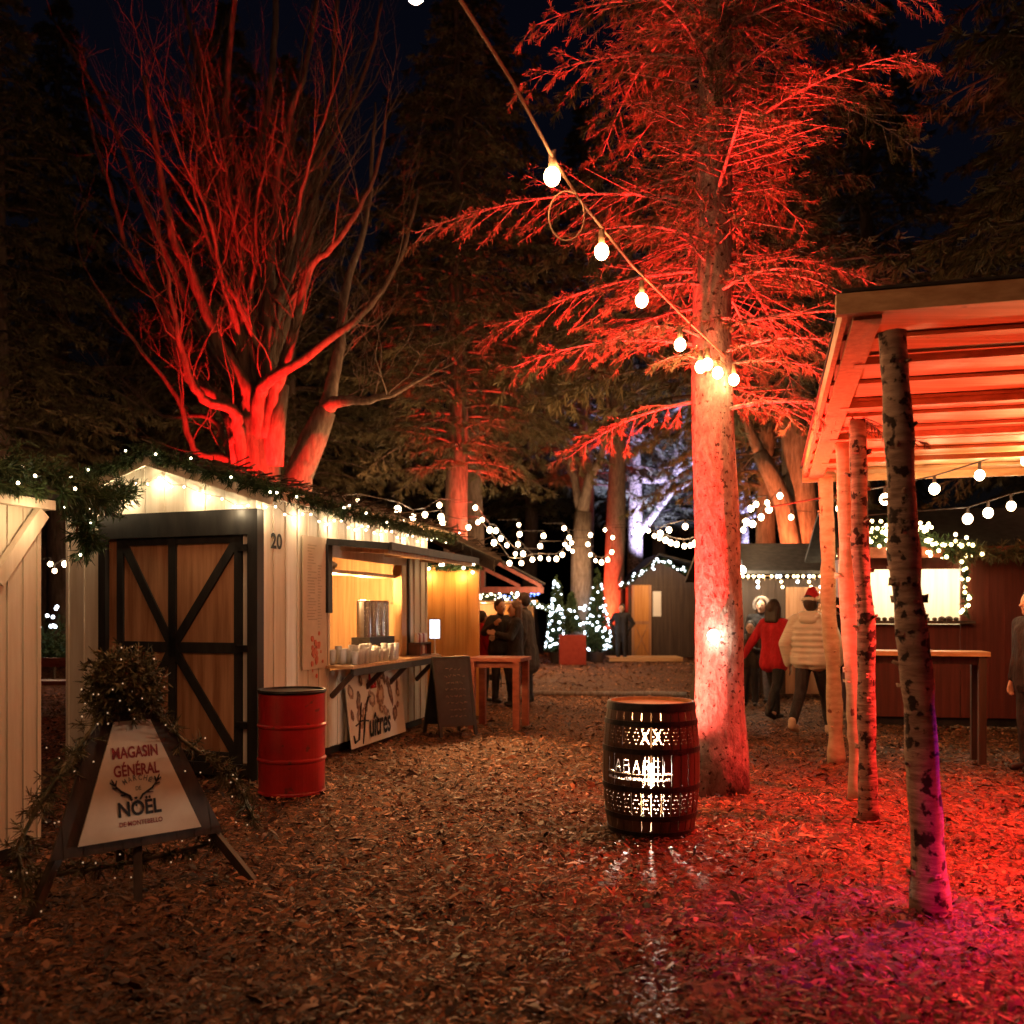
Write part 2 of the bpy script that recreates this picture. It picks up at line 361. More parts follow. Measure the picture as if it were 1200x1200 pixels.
person((4.62,13.4,0), R(80), 'person in black seen between the pale poles of the shelter', 1.7, 1, coat='blackcloth', le=(-.25,.1,1.15), lh=(-.08,.3,1.2), re=(.26,.12,1.15), rh=(.06,.3,1.22))
person((4.98,8.97,0), R(95), 'dark clothed person cut off by the right edge of the picture', 1.74, 1.1, coat='blackcloth', coat_len=.74, hood='blackcloth')
person((.05,15.1,0), R(100), 'person in long black coat with long brown hair at the bar table', 1.68, .95, coat='blackcloth', coat_len=.5, hair='hairbr', hairlen=.3, le=(-.25,.12,1.16), lh=(-.14,.34,1.22), re=(.24,.1,1.14), rh=(.1,.32,1.15))
person((-.2,15.7,0), R(215), 'person with short dark hair facing the camera behind the bar table', 1.72, 1, lf=(-.06,.1,0), coat='blackcloth', le=(-.25,.1,1.15), lh=(-.05,.3,1.25), re=(.34,.03,1.2), rh=(.3,.26,1.34))
person((.27,15.75,0), R(75), 'tall person in dark brown coat behind the long haired one', 1.82, 1.1, lean=.12, coat='browncoat', coat_len=.6, hair='hairdk')
person((-.5,15.9,0), R(-60), 'person in red jacket half hidden by the yellow hut', 1.52, 1, coat='redcoat', hair='hairdk', le=(-.27,.05,1.13))
person((3.3,28.3,0), R(170), 'dark silhouetted person far off in front of the red lit trunk', 1.72, 1.1, coat='blackcloth', le=(-.36,-.05,1.17), lh=(-.2,.02,.97), re=(.36,-.05,1.17), rh=(.2,.02,.97))
for o, vs, it in PEOPLE:
    md = o.modifiers.new('r', 'REMESH'); md.mode = 'VOXEL'; md.voxel_size = vs; md.use_smooth_shade = True
    sm = o.modifiers.new('s', 'SMOOTH'); sm.factor = .5; sm.iterations = it
bpy.context.view_layer.update(); dg = bpy.context.evaluated_depsgraph_get()
for o, vs, it in PEOPLE:
    me = bpy.data.meshes.new_from_object(o.evaluated_get(dg)); me.name = o.name
    old = o.data; o.modifiers.clear(); mt = old.materials[0]; o.data = me
    if not len(me.materials): me.materials.append(mt)
    bpy.data.meshes.remove(old)

# ================================================================= GROUND
def ground():
    def axis(lo, hi, a, b, fine, coarse):
        left = -np.geomspace(1, 1+(a-lo), coarse)[::-1]+1+a; right = np.geomspace(1, 1+(hi-b), coarse)-1+b
        return np.concatenate([left[:-1], np.linspace(a, b, fine), right[1:]])
    xs, ys = axis(-90,90,-7,8,260,26), axis(-25,140,2,18,300,26)
    X, Y = np.meshgrid(xs, ys); n, m = X.shape
    Z = NP.normal(0, .009, X.shape)
    for s in (.9, 2.3): Z += .012*np.sin(X*s*2.1+1.3*np.sin(Y*s))*np.cos(Y*s*1.7+X)
    Z -= .02
    v = np.stack([X, Y, Z], -1).reshape(-1,3).astype(np.float32)
    i = np.arange(n*m).reshape(n,m); q = np.stack([i[:-1,:-1], i[:-1,1:], i[1:,1:], i[1:,:-1]], -1).reshape(-1,4)
    g = link('ground', mk('wood_mulch', (.035,.015,.007), (.25,.115,.05), .85, (22,22,22), 10, 1, .2, bdist=.03, lo=.36, hi=.68), None, None, True, v, quads=q)
    tag(g, None, None, None, 'structure')
    # loose chips
    N = 200000; d = np.concatenate([2.6+(17-2.6)*NP.random(150000)**1.25, 15+18*NP.random(50000)]); x = (NP.random(N)-.5)*1.3*d
    c = np.stack([x, d, NP.random(N)*.018-.006], -1); a = NP.random(N)*2*PI
    L = np.clip(np.exp(NP.normal(-3.68,.55,N)), .007, .09)*(1+.03*d+.0035*np.maximum(0,d-12)**2); Wd = L*NP.uniform(.2,.42,N); tl = NP.normal(0,.28,N); rl = NP.normal(0,.35,N)
    u = np.stack([np.cos(a)*np.cos(tl), np.sin(a)*np.cos(tl), np.sin(tl)], -1)*(L/2)[:,None]
    w = np.stack([-np.sin(a)*np.cos(rl), np.cos(a)*np.cos(rl), np.sin(rl)], -1)*(Wd/2)[:,None]
    bend = np.zeros((N,3)); bend[:,2] = np.abs(NP.normal(0,.1,N))*L
    vs = np.stack([c-u-w*.6, c-u+w*.6, c+w+bend, c-w+bend, c+u*.9+w*.35, c+u*.9-w*.35], 1).reshape(-1,3).astype(np.float32)
    b = np.arange(N)[:,None]*6; q = np.concatenate([b+np.array([[0,3,2,1]]), b+np.array([[3,5,4,2]])])
    m_, nt, bs = nodes('wood_chip'); at = nt.nodes.new('ShaderNodeAttribute'); at.attribute_name = 'tint'
    nt.links.new(at.outputs['Color'], bs.inputs['Base Color']); bs.inputs['Roughness'].default_value = .62; bs.inputs['Specular IOR Level'].default_value = .32
    o = link('wood_chips', m_, None, None, False, vs, quads=q)
    _ = 0
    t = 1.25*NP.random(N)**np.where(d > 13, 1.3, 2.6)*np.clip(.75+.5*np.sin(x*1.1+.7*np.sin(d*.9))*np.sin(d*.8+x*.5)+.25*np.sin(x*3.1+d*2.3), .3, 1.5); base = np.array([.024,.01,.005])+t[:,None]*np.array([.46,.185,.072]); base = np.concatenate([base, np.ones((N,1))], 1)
    at = o.data.attributes.new('tint', 'FLOAT_COLOR', 'POINT'); at.data.foreach_set('color', np.repeat(base,6,0).astype(np.float32).ravel())
    tag(o, 'loose brown wood chips and dead leaves covering the ground', 'wood chips', None, 'stuff')
ground()
# ================================================================= shared builders
Z = V((0,0,1))
SD, ON = V((.26,.9656,0)).normalized(), V((.9656,-.26,0)).normalized()
FAIRY = ball_mesh('fairy_light', .011, 'fairy', 6, 4); FAIRYC = ball_mesh('fairy_light', .03, 'fairycool', 6, 4)
FAIRYB = ball_mesh('fairy_light', .035, 'fairyblue', 6, 4); FAIRYY = ball_mesh('fairy_light', .026, 'fairyyel', 6, 4)
FAIRYD = ball_mesh('fairy_light', .0048, 'fairydim', 6, 4); FAIRYW = ball_mesh('fairy_light', .022, 'fairy', 6, 4)
FARB = ball_mesh('bulb', .052, 'farbulb', 10, 7, (1,1,1.12))
def poly_sample(pts, n):
    pts = [V(p) for p in pts]; L = [0]
    for a, b in zip(pts, pts[1:]): L.append(L[-1]+(b-a).length)
    out = []
    for i in range(n):
        t = L[-1]*i/max(1,n-1)
        for k in range(len(pts)-1):
            if t <= L[k+1]+1e-9: out.append(pts[k].lerp(pts[k+1], (t-L[k])/max(1e-9, L[k+1]-L[k]))); break
    return out
def sag(a, b, s, n=16):
    a, b = V(a), V(b); return [a.lerp(b, i/n)-Z*s*4*(i/n)*(1-i/n) for i in range(n+1)]
def garland(name, label, pts, rad, dens, nl, light=None, lights=0, cat='garland', group=None, mat='fir', spread=1.0, lscatter=.8, seed=3):
    n = max(8, int(sum((V(b)-V(a)).length for a, b in zip(pts, pts[1:]))*14)); p = poly_sample(pts, n)
    c = MB(); c.tube(p, .012, 5)
    g = random.Random(seed); a0, a1 = [], []
    for i in range(int(n*dens)):
        q = p[g.randrange(n)]; d = V((g.gauss(0,1), g.gauss(0,1), g.gauss(-.15,1))).normalized()
        a0.append(q); a1.append(q+d*rad*g.uniform(.35,1.05))
    vs, qs = needle_quads(a0, a1, 16, nl, nl*.16, .7, seed)
    cv = np.array(c.v, dtype=np.float32)
    fq = np.array([f for f in c.f if len(f) == 4], dtype=np.int32)
    o = link(name, mat, None, p[0], False, np.concatenate([cv, vs]), quads=np.concatenate([fq, qs+len(cv)]))
    tag(o, label, cat, group)
    if light is not None:
        for q in poly_sample(pts, lights):
            child_copy(light, 'fairy_light', o, q+V((g.gauss(0,1), g.gauss(0,1), g.gauss(0,1)))*rad*lscatter*.75)
    return o
def battens(b, o, u, n, s0, s1, z0, z1, step=.22, w=.035, t=.014):
    k = max(1, round((s1-s0)/step))
    for i in range(k+1):
        s = s0+(s1-s0)*i/k; s = min(max(s, s0+w/2), s1-w/2); z = z1(s) if callable(z1) else z1
        b.frame(o, u, n, Z, (s-w/2, s+w/2), (.001, t), (z0, z))
def festoon(name, label, pts, bulbs, cat='string lights', group=None, mesh=FARB, drop=.11, crad=.008):
    """cable through pts, bulbs hung at given points on it"""
    c = MB(); c.tube(pts, crad, 5)
    for q in bulbs: c.tube([V(q)+Z*.13, V(q)+Z*.04], .016, 6)
    o = c.build(name, 'cable', None, pts[0]); tag(o, label, cat, group)
    for i, q in enumerate(bulbs): child_copy(mesh, 'bulb', o, q, (.82,1,1.12,.9,1.05)[(i*7+len(bulbs))%5])
    return o
# ================================================================= HUT 20
C0 = V((-2.325, 8.525, 0)); GD = V((-.935,.3547,0)).normalized(); GN = V((-.3547,-.935,0)).normalized()
hut = thing('market_hut', 'white wooden hut numbered 20 with barn door and lit serving window', 'hut', C0)
EV, AP, GW, HL = 2.63, 2.97, 2.24, 4.45
b = MB()
rk = lambda t: EV+(AP-EV)*(1-abs(t-GW/2)/(GW/2))
b.frame(C0, GD, GN, Z, (1.81, GW), (-.05, 0), (.1, 2.47))
b.prism([C0+Z*2.475, C0+GD*GW+Z*2.475, C0+GD*GW+Z*EV, C0+GD*GW/2+Z*AP, C0+Z*EV], -GN, .05)
battens(b, C0, GD, GN, 1.81, GW, .1, 2.47)
for t in np.arange(.1, GW, .235): b.frame(C0, GD, GN, Z, (t-.006, t+.006), (.001,.006), (2.478, rk(t)-.02))
W0, W1, WZ0, WZ1 = 1.47, 3.72, .9, 2.12
b.frame(C0, SD, ON, Z, (.0, W0), (-.05, 0), (.1, EV)); b.frame(C0, SD, ON, Z, (W1, HL), (-.05, 0), (.1, EV))
b.frame(C0, SD, ON, Z, (W0, W1), (-.05, 0), (.1, WZ0)); b.frame(C0, SD, ON, Z, (W0, W1), (-.05, 0), (WZ1, EV))
battens(b, C0, SD, ON, .09, W0, .1, EV); battens(b, C0, SD, ON, W1+.03, HL, .1, EV)
battens(b, C0, SD, ON, W0+.2, W1-.2, .1, WZ0-.02)
battens(b, C0, SD, ON, W0+.2, W1-.2, WZ1+.12, EV)
B3 = C0+GD*GW+SD*HL
b.frame(C0+GD*GW, SD, GD, Z, (.05, HL), (-.05, 0), (.1, EV)); b.frame(C0+SD*HL, GD, SD, Z, (.05, GW-.05), (-.05, -.001), (.1, EV))
b.build('wall', 'white', hut)
b = MB()
b.frame(C0, SD, ON, Z, (.02, HL-.02), (-.12, -.06), (0, .098)); b.frame(C0, GD, GN, Z, (.02, GW-.02), (-.12, -.06), (0, .098)); b.build('dark_gap_strip', 'black', hut)  # recessed black strips stand in for the shaded gap under the walls
b = MB()
for s in (0, 1):
    e0 = C0-SD*.16+ON*.3 if not s else C0+GD*GW-SD*.16-ON*.3
    r0 = C0+GD*GW/2-SD*.16; ez = EV+.04-.3*(AP-EV)/(GW/2)
    L = HL+.42; nrm = V((0,0,.05))
    b.prism([e0+Z*ez, r0+Z*(AP+.04), r0+SD*L+Z*(AP+.04), e0+SD*L+Z*ez][::(1 if s else -1)], Z, .05)
g = random.Random(4)
for i in range(260):                                                   # twigs and needles lying on the roof
    s, q = g.uniform(-.1, HL+.2), g.uniform(0, 1)
    p = (C0+ON*.28).lerp(C0+GD*GW/2, q)+SD*s+Z*(EV-.04+(AP-EV+.12)*q+.075); d = V((g.gauss(0,1), g.gauss(0,1), g.gauss(0,.15))).normalized()*g.uniform(.08,.25)
    b.tube([p, p+d], .008, 4)
b.build('roof', 'brush', hut)
b = MB()
for t0, t1 in ((0-.28, GW/2), (GW/2, GW+.28)):
    p0, p1 = C0+GD*t0-SD*.17+Z*(EV+(AP-EV)*(t0/(GW/2) if t0 < GW/2-.01 else 1)-.02), C0+GD*t1-SD*.17+Z*(EV+(AP-EV)*((GW-t1)/(GW/2) if t1 > GW/2+.01 else 1)-.02)
    b.beam(p0, p1, .028, .1)
b.beam(C0-SD*.15+ON*.31+Z*(EV-.06), C0+SD*(HL+.25)+ON*.31+Z*(EV-.06), .024, .09)
b.build('fascia', 'white', hut)
b = MB(); b.frame(C0, GD, GN, Z, (.1, 1.75), (-.06,-.03), (.14, 2.24)); door = b.build('door', 'ply', hut)
b = MB(); fr = lambda t0,t1,n0,n1,z0,z1: b.frame(C0, GD, GN, Z, (t0,t1), (n0,n1), (z0,z1))
fr(-.035, .075, -.07, .03, 0, 2.47); fr(1.73, 1.82, -.07, .022, 0, 2.47); fr(.076, 1.729, -.07, .026, 2.24, 2.473); fr(.076,1.729,-.07,.024,.03,.14)
b.build('door_frame', 'black', hut)
b = MB(); dl, dr, dm, zb, zm, zt = 1.73, .2, .95, .14, 1.2, 2.24
for t in (dl-.16, dm, dr): b.frame(C0, GD, GN, Z, (t-.04 if t!=dl-.16 else t-.03, t+.045), (-.029, -.004), (zb, zt))
b.frame(C0, GD, GN, Z, (dr, dl-.16), (-.028,-.008), (zm-.05, zm+.05)); b.frame(C0, GD, GN, Z, (dr, dl-.16), (-.028,-.009), (zb, zb+.1)); b.frame(C0, GD, GN, Z, (dr, dl-.16), (-.028,-.009), (zt-.07, zt))
for t in (dl-.2, dr+.03):
    for z in (zt-.06, zb+.08): b.beam(C0+GD*t+GN*(-.014)+Z*z, C0+GD*dm+GN*(-.014)+Z*zm, .02, .085, GD)
b.build('cross_brace', 'black', door)
b = MB(); b.frame(C0, GD, GN, Z, (.08,.15), (-.029,-.012), (.15, 2.23)); b.build('door_trim', 'white_dirty', door)
for z in (.5, 1.2, 2.12): b = MB(); b.frame(C0, GD, GN, Z, (.07,.2), (-.011, .036), (z-.03, z+.03)); b.build('hinge', 'iron', door)
# serving window, interior
b = MB()
b.frame(C0, SD, ON, Z, (W0-.0, W1), (-1.5,-1.45), (.12, 2.6)); b.frame(C0, SD, ON, Z, (W0-.5, W0-.45), (-1.45,-.06), (.12, 2.6)); b.frame(C0, SD, ON, Z, (W1+.4, W1+.45), (-1.45,-.06), (.12, 2.6))
for s in np.arange(W0, W1, .16): b.frame(C0, SD, ON, Z, (s-.004, s+.004), (-1.449,-1.444), (.12, 2.6))
b.build('inner_lining', 'pine', hut)
b = MB(); b.frame(C0, SD, ON, Z, (W0-.3, W1+.3), (-1.44,-1.38), (1.72, 2.1)); b.build('inner_board', 'redwood', hut)
b = MB(); b.frame(C0, SD, ON, Z, (W0-.4, W1+.3), (-1.5,-.07), (.1,.14)); b.build('floor_boards', 'pine', hut)
b = MB(); b.frame(C0, SD, ON, Z, (W1-.22, W1-.08), (-.1,.02), (WZ0+.05, WZ1)); b.build('window_post', 'pine', hut); b = MB(); b.frame(C0, SD, ON, Z, (W0+.0, W0+.07), (-.12,-.052), (WZ0+.05, WZ1)); b.build('window_post', 'pine', hut)
b = MB(); b.frame(C0, SD, ON, Z, (W0+.07, W1-.2), (-.3,-.06), (1.955, 1.995)); b.build('shelf', 'pinex', hut)
b = MB(); b.frame(C0, SD, ON, Z, (W1, W1+.05), (.002,.03), (WZ0, WZ1+.1)); b.build('window_jamb', 'black', hut); b = MB(); b.frame(C0, SD, ON, Z, (W0-.11, W0-.01), (.016,.05), (1.52, 2.24)); b.build('shutter_edge', 'black', hut)
b = MB(); CT = C0+ON*.02
b.frame(C0, SD, ON, Z, (W0-.08, W1+.42), (-.28,.32), (.935,.965)); cnt = b.build('counter', 'pinex', hut)
b = MB(); b.frame(C0, SD, ON, Z, (W0-.08, W1+.42), (.29,.325), (.86,.932)); b.build('counter_edge', 'black', cnt)
for s in (W0+.02, W0+.85, W0+1.55, W1+.28):
    b = MB(); b.beam(C0+SD*s+ON*.02+Z*.63, C0+SD*s+ON*.29+Z*.9, .05, .05); b.build('bracket', 'stand', hut)
b = MB(); A0 = C0+SD*(W0-.06); aw = [A0+ON*.02+Z*2.25, A0+ON*.72+Z*2.19, A0+SD*3.0+ON*.72+Z*2.19, A0+SD*3.0+ON*.02+Z*2.25]
b.prism(aw[::-1], Z, .03); awn = b.build('awning_flap', 'redwood', hut)
b = MB(); b.beam(aw[1]+Z*.02+ON*.02-SD*.03, aw[2]+Z*.02+ON*.02+SD*.03, .03, .08); b.beam(aw[0]-SD*.02+Z*.02, aw[1]-SD*.02+Z*.02, .03, .07); b.build('awning_edge', 'black', awn)
b = MB()
for k in (.3, 1.5, 2.7): b.beam(A0+SD*k+ON*.04+Z*2.215, A0+SD*k+ON*.68+Z*2.165, .05, .045)
b.beam(A0+SD*.05+ON*.66+Z*2.16, A0+SD*2.95+ON*.66+Z*2.16, .05,.05); b.build('awning_batten', 'pine', awn)
# number and wall poster
text('20', hut, 'house_number', 'signblack', C0+SD*.34+Z*2.2, SD, Z, ON, .21, .15, .03, 0, .018)
b = MB(); b.frame(C0, SD, ON, Z, (.84, 1.34), (.016,.03), (.95, 2.3)); pst = b.build('wall_poster', 'sign', hut)
b = MB(); g = random.Random(8)
for i in range(26):
    z = 2.2-.03*i; s = .93+g.uniform(0,.03); b.frame(C0, SD, ON, Z, (s, s+g.uniform(.05,.2)), (.031,.0325), (z, z+.012))
for i in range(22):
    z = 2.0-.03*i; s = 1.16; b.frame(C0, SD, ON, Z, (s, s+g.uniform(.04,.1)), (.031,.0325), (z, z+.012))
b.build('faded_print', mk('faded_print', (.42,.32,.22), (.5,.4,.28), .7), pst)
b = MB()
for i in range(34):
    q = C0+SD*(1.12+g.gauss(0,.055))+Z*(1.12+g.gauss(0,.08))+ON*.0315
    r = g.uniform(.012,.03); b.prism([q+SD*r*math.cos(a)+Z*r*math.sin(a)*1.2 for a in np.linspace(0,2*PI,7)[:-1]], ON, .0006+i*.0003)
b.build('red_print', mk('red_blotch_print', (.5,.06,.03), (.7,.25,.12), .6, (30,30,30)), pst)
# banner
bt = C0+SD*1.74+ON*.05+Z*.82; bb = C0+SD*1.76+ON*.13+Z*.035; bu = SD; bvv = (bt-bb).normalized(); bn = bu.cross(bvv).normalized()
if bn.dot(ON) < 0: bn = -bn
BH, BW = (bt-bb).length, 1.6
b = MB(); nb = 12
for i in range(nb): b.frame(bb, bu, bvv, bn, (BW*i/nb, BW*(i+1)/nb+.0), (0, BH), (-.004,.0))
ban = b.build('banner', 'banner', None, bb); tag(ban, 'cream banner with oyster shells and lettering under the hut counter', 'banner')
P = lambda s, v, n=0: bb+bu*s+bvv*v+bn*n
shells = [('shell1',.12,.62,.085,.105),('shell2',.3,.5,.075,.15),('shell1',.3,.3,.11,.13),('shell1',.92,.52,.15,.16),('shell2',1.22,.53,.085,.21),('shell2',1.3,.26,.09,.12),('shell1',.66,.5,.12,.13),
          ('shell1',.98,.76,.16,.08),('shell2',.62,.68,.07,.06),('shell1',1.08,.26,.06,.1),('shell2',.1,.36,.05,.08),('shell1',.48,.42,.06,.07)]
gq = random.Random(3)
for k in range(12): shells.append((gq.choice(('shell1','shell2')), gq.uniform(.1,1.45), gq.uniform(.3,.74), gq.uniform(.04,.08), gq.uniform(.05,.1)))
for i, (m, s, v, a, h) in enumerate(shells):
    b = MB(); gg = random.Random(i); pts = []
    for t in np.linspace(0, 2*PI, 21)[:-1]:
        r = gg.uniform(.82,1.12); pts.append(P(s+a*.8*r*math.cos(t)+.3*h*math.sin(t)*(1 if i%2 else -1)*.5, v+h*.8*r*math.sin(t), .001+.0004*i))
    b.prism(pts, bn, .0003); b.build('shell_print', m, ban)
    b = MB()
    b.prism([p.lerp(P(s, v, .003+.0004*i), .52)+bn*.003 for p in pts], bn, .0003); b.build('shell_print', 'shell1' if m == 'shell2' else 'sign', ban)
b = MB(); b.tube([P(.66,.78,.008), P(.64,.7,.008), P(.68,.64,.008), P(.77,.63,.008), P(.8,.7,.008)], [.012,.022,.03,.024,.008], 8); b.build('red_claw_print', 'lobster', ban)
b = MB()
b.tube([P(.08,.14,.008), P(.1,.06,.008), P(.2,.08,.008), P(.28,.28,.008), P(.36,.48,.008)], [.008,.014,.012,.012,.006], 6)
b.tube([P(.3,.02,.008), P(.36,.16,.008), P(.44,.38,.008), P(.56,.52,.008), P(.64,.53,.008)], [.006,.012,.012,.012,.006], 6)
b.tube([P(.16,.24,.009), P(.34,.28,.009), P(.5,.26,.009)], .009, 6); b.build('lettering', 'signblack', ban)
text('uîtres', ban, 'lettering', 'signblack', P(.82,.2), bu, bvv, bn, .64, .27, .02, .35, .01)
text('fraîches', ban, 'lettering', 'signgrey', P(1.3,.11), bu, bvv, bn, .3, .05, 0, 0, .006) if False else None
# things on the counter and in the window
g = random.Random(12)
gm = MB(); gm.lathe([(.02,0),(.034,.004),(.036,.09),(.04,.14),(.037,.14),(.033,.09),(.031,.012),(.0,.011)], (0,0,0), 12)
glm = gm.build('drinking_glass', 'glass', None, (0,0,0), True)
cnt_spots = [(W0+.12+.1*i+g.uniform(-.02,.02), .24-.12*j+g.uniform(-.02,.02)) for i in range(13) for j in range(3)]
for i, (s, n) in enumerate(cnt_spots):
    o = glm if i == 0 else glm.copy()
    if i: COL.objects.link(o)
    o.location = C0+SD*s+ON*n+Z*.966; o.scale = (1,1,g.choice((1,1.15,1.4)))
    tag(o, 'clear drinking glass among the rows standing on the hut counter', 'glass', 'drinking glasses on the counter')
t = thing('drink_dispenser', 'tall steel urn with upright tubes and black base on the counter', 'urn', C0+SD*(W0+1.55)-ON*.16+Z*.966)
q = root_loc(t); b = MB(); b.frame(q, SD, ON, Z, (-.38,.38), (-.12,.12), (.17,.26)); 
for s in (-.33,.33): b.frame(q, SD, ON, Z, (s-.02,s+.02), (-.1,.1), (0,.17))
b.build('base', 'iron', t)
for i, s in enumerate((-.29,-.1,.09,.28)): b = MB(); b.lathe([(.085,.262),(.085,.68),(.075,.7),(0.01,.705)], q+SD*s, 18); b.build('tube', 'steel', t, smooth=False)
t = thing('jar_rack', 'small rack of jars at the far end of the hut counter', 'rack', C0+SD*(W1+.12)+ON*.14+Z*.966); q = root_loc(t)
b = MB(); b.frame(q, SD, ON, Z, (-.2,.2), (-.08,.08), (0,.015)); b.frame(q, SD, ON, Z, (-.2,.2), (-.08,.08), (.15,.165)); b.frame(q, SD, ON, Z, (-.2,-.185), (-.08,.08), (.016,.149)); b.frame(q, SD, ON, Z, (.185,.2), (-.08,.08), (.016,.149)); b.build('frame', 'oak', t)
for i in range(5):
    for z in (.016,.166): b = MB(); b.lathe([(.03,z),(.032,z+.01),(.032,z+.1),(.02,z+.12)], q+SD*(-.145+.072*i), 10); b.build('jar', 'banner' if (i+int(z*9))%2 else 'redwood', t)
t = thing('lit_screen', 'white glowing screen on a thin stand at the counter end', 'screen', C0+SD*(W1+.34)+ON*.26+Z*.966); q = root_loc(t)
b = MB(); b.tube([q, q+Z*.2], .012, 8); b.lathe([(.05,0),(.05,.01),(.012,.015)], q, 14); b.build('pole', 'banner', t)
vn = (V((0,0,0))-q); vn.z = 0; vn.normalize(); vu = Z.cross(vn)
b = MB(); b.frame(q+Z*.2, vu, vn, Z, (-.075,.075), (-.02,.0), (0,.27)); b.build('case', 'iron', t)
b = MB(); b.frame(q+Z*.2, vu, vn, Z, (-.066,.066), (.001,.006), (.012,.258)); b.build('screen', 'tablet', t)
t = thing('driftwood_decoration', 'pale carved driftwood deer lying on the window shelf', 'decoration', C0+SD*(W0+.35)-ON*.18+Z*1.996); q = root_loc(t)
b = MB(); b.tube([q+SD*-.2+Z*.06, q+Z*.07, q+SD*.18+Z*.06], [.03,.045,.03], 8)
for s in (-.15,-.1,.1,.15): b.tube([q+SD*s+Z*.05, q+SD*s*1.2], .012, 6)
b.build('body', 'antler', t)
b = MB(); b.tube([q+SD*-.2+Z*.06, q+SD*-.27+Z*.15], [.025,.02], 7)
for e in (-1,1): b.tube([q+SD*-.27+Z*.15, q+SD*-.3+ON*.05*e+Z*.22, q+SD*-.22+ON*.09*e+Z*.25], .01, 5)
b.build('head', 'antler', t)
b = MB(); b.frame(C0, SD, ON, Z, (W0+.75, W0+1.15), (-1.379,-1.375), (1.5,1.75)); o = b.build('paper_notice', 'paper', None, C0+SD*(W0+.75)-ON*1.38+Z*1.5); tag(o, 'white paper notice pinned inside the serving hut', 'notice')
# garlands of hut 20
ridge = C0+GD*GW/2-SD*.2+Z*(AP+.05); eR = C0-SD*.2+ON*.3+Z*(EV-.03); eL = C0+GD*GW-SD*.2-ON*.28+Z*(EV-.03)
garland('garland', 'dark fir garland with white lights along the hut gable', [eL, ridge, eR], .1, 10, .06, FAIRY, 8, seed=5)
garland('garland', 'dark fir garland with white lights under the long eave of hut 20', [eR, C0+ON*.36+SD*1.6+Z*(EV-.08), C0+ON*.37+SD*(HL+.15)+Z*(EV-.1)], .085, 9, .06, FAIRY, 18, seed=6)
fl = thing('fairy_light_string', 'bright white fairy lights under the eaves of hut 20', 'fairy lights', C0+Z*2.5)
cab = MB(); pts1 = [C0+GD*t+GN*.05+Z*(rk(t)-.16+.03*math.sin(t*20)) for t in np.linspace(0.05,GW-.05,16)]; pts2 = [C0+SD*s+ON*.07+Z*(EV-.14+.04*math.sin(s*9)) for s in np.linspace(0.05,HL,26)]
cab.tube(pts1, .004, 4); cab.tube(pts2, .004, 4); cab.build('cable', 'ropewhite', fl)
for q in pts1+pts2: child_copy(FAIRY, 'fairy_light', fl, q-Z*.015)
for q in pts1[1::3]: point('fairy_glow', q+GN*.06-Z*.06, 3.6, (1,.74,.42), .02)
for q in pts2[0::4]: point('fairy_glow', q+ON*.07-Z*.06, 4.2, (1,.74,.42), .02)
point('hut_lamp', C0+SD*(W0+.75)-ON*.32+Z*1.8, 140, (1,.55,.22), .06)
spot('hut_lamp', (-.55,12.9,2.15), (-.1,9.6,0), 700, (1,.46,.17), 62, 1, .06)
point('hut_lamp', C0+SD*(W0+1.75)-ON*.4+Z*1.86, 105, (1,.55,.22), .06)
# ================================================================= LEFT CABIN (frame edge)
K0 = V((-3.02,6.02,0))
t = thing('market_hut', 'white plank stall at the left edge with a diagonal brace', 'hut', K0)
b = MB(); b.frame(K0, -SD, ON, Z, (0, 3.2), (-.05,0), (.09, 2.2)); battens(b, K0, -SD, ON, .02, 3.2, .09, 2.2, .125, .02, .01); b.frame(K0, -ON, SD, Z, (.05,2.2), (-.05,-.001), (.09,2.2)); b.build('wall', 'white', t)
b = MB(); b.frame(K0, -SD, ON, Z, (0,3.2), (-.1,-.055), (0,.088)); b.build('dark_gap_strip', 'black', t)
b = MB(); b.beam(K0+ON*.06+Z*2.22+SD*.02, K0+ON*.06-SD*3.2+Z*2.22, .07, .06); b.beam(K0+ON*.05-SD*.05+Z*2.17, K0+ON*.05-SD*.42+Z*1.72, .05, .09); b.build('brace', 'white', t)
b = MB(); b.prism([K0+SD*.1+ON*.08+Z*2.255, K0-SD*3.4+ON*.08+Z*2.255, K0-SD*3.4-ON*1.2+Z*2.9, K0+SD*.1-ON*1.2+Z*2.9], Z, .05); b.prism([K0+SD*.1-ON*2.5+Z*2.255, K0+SD*.1-ON*1.2+Z*2.9,K0-SD*3.4-ON*1.2+Z*2.9, K0-SD*3.4-ON*2.5+Z*2.255], Z, .05); b.build('roof', 'roof', t)
garland('garland', 'thick dark garland hanging between the left stall and hut 20', [W(-60,548,5.3), W(0,548,5.7), W(50,555,6.2), W(95,578,7.2), W(125,585,8.3), W(150,575,8.8)], .2, 14, .07, FAIRY, 6, seed=9, lscatter=1.0)
garland('garland', 'short end of garland drooping in the gap beside hut 20', [W(80,585,7.6), W(98,600,7.7), W(104,628,7.7), W(104,640,7.7)], .15, 14, .09, FAIRY, 7, seed=10)
garland('garland', 'thin light garland along the roof edge of the left stall', [K0-SD*2.6+ON*.12+Z*2.3, K0+ON*.12+SD*.05+Z*2.3], .07, 6, .06, FAIRY, 16, seed=11)
for s in (.25, .9): point('fairy_glow', K0-SD*s+ON*.25+Z*2.12, 3.5, (1,.66,.34), .02)
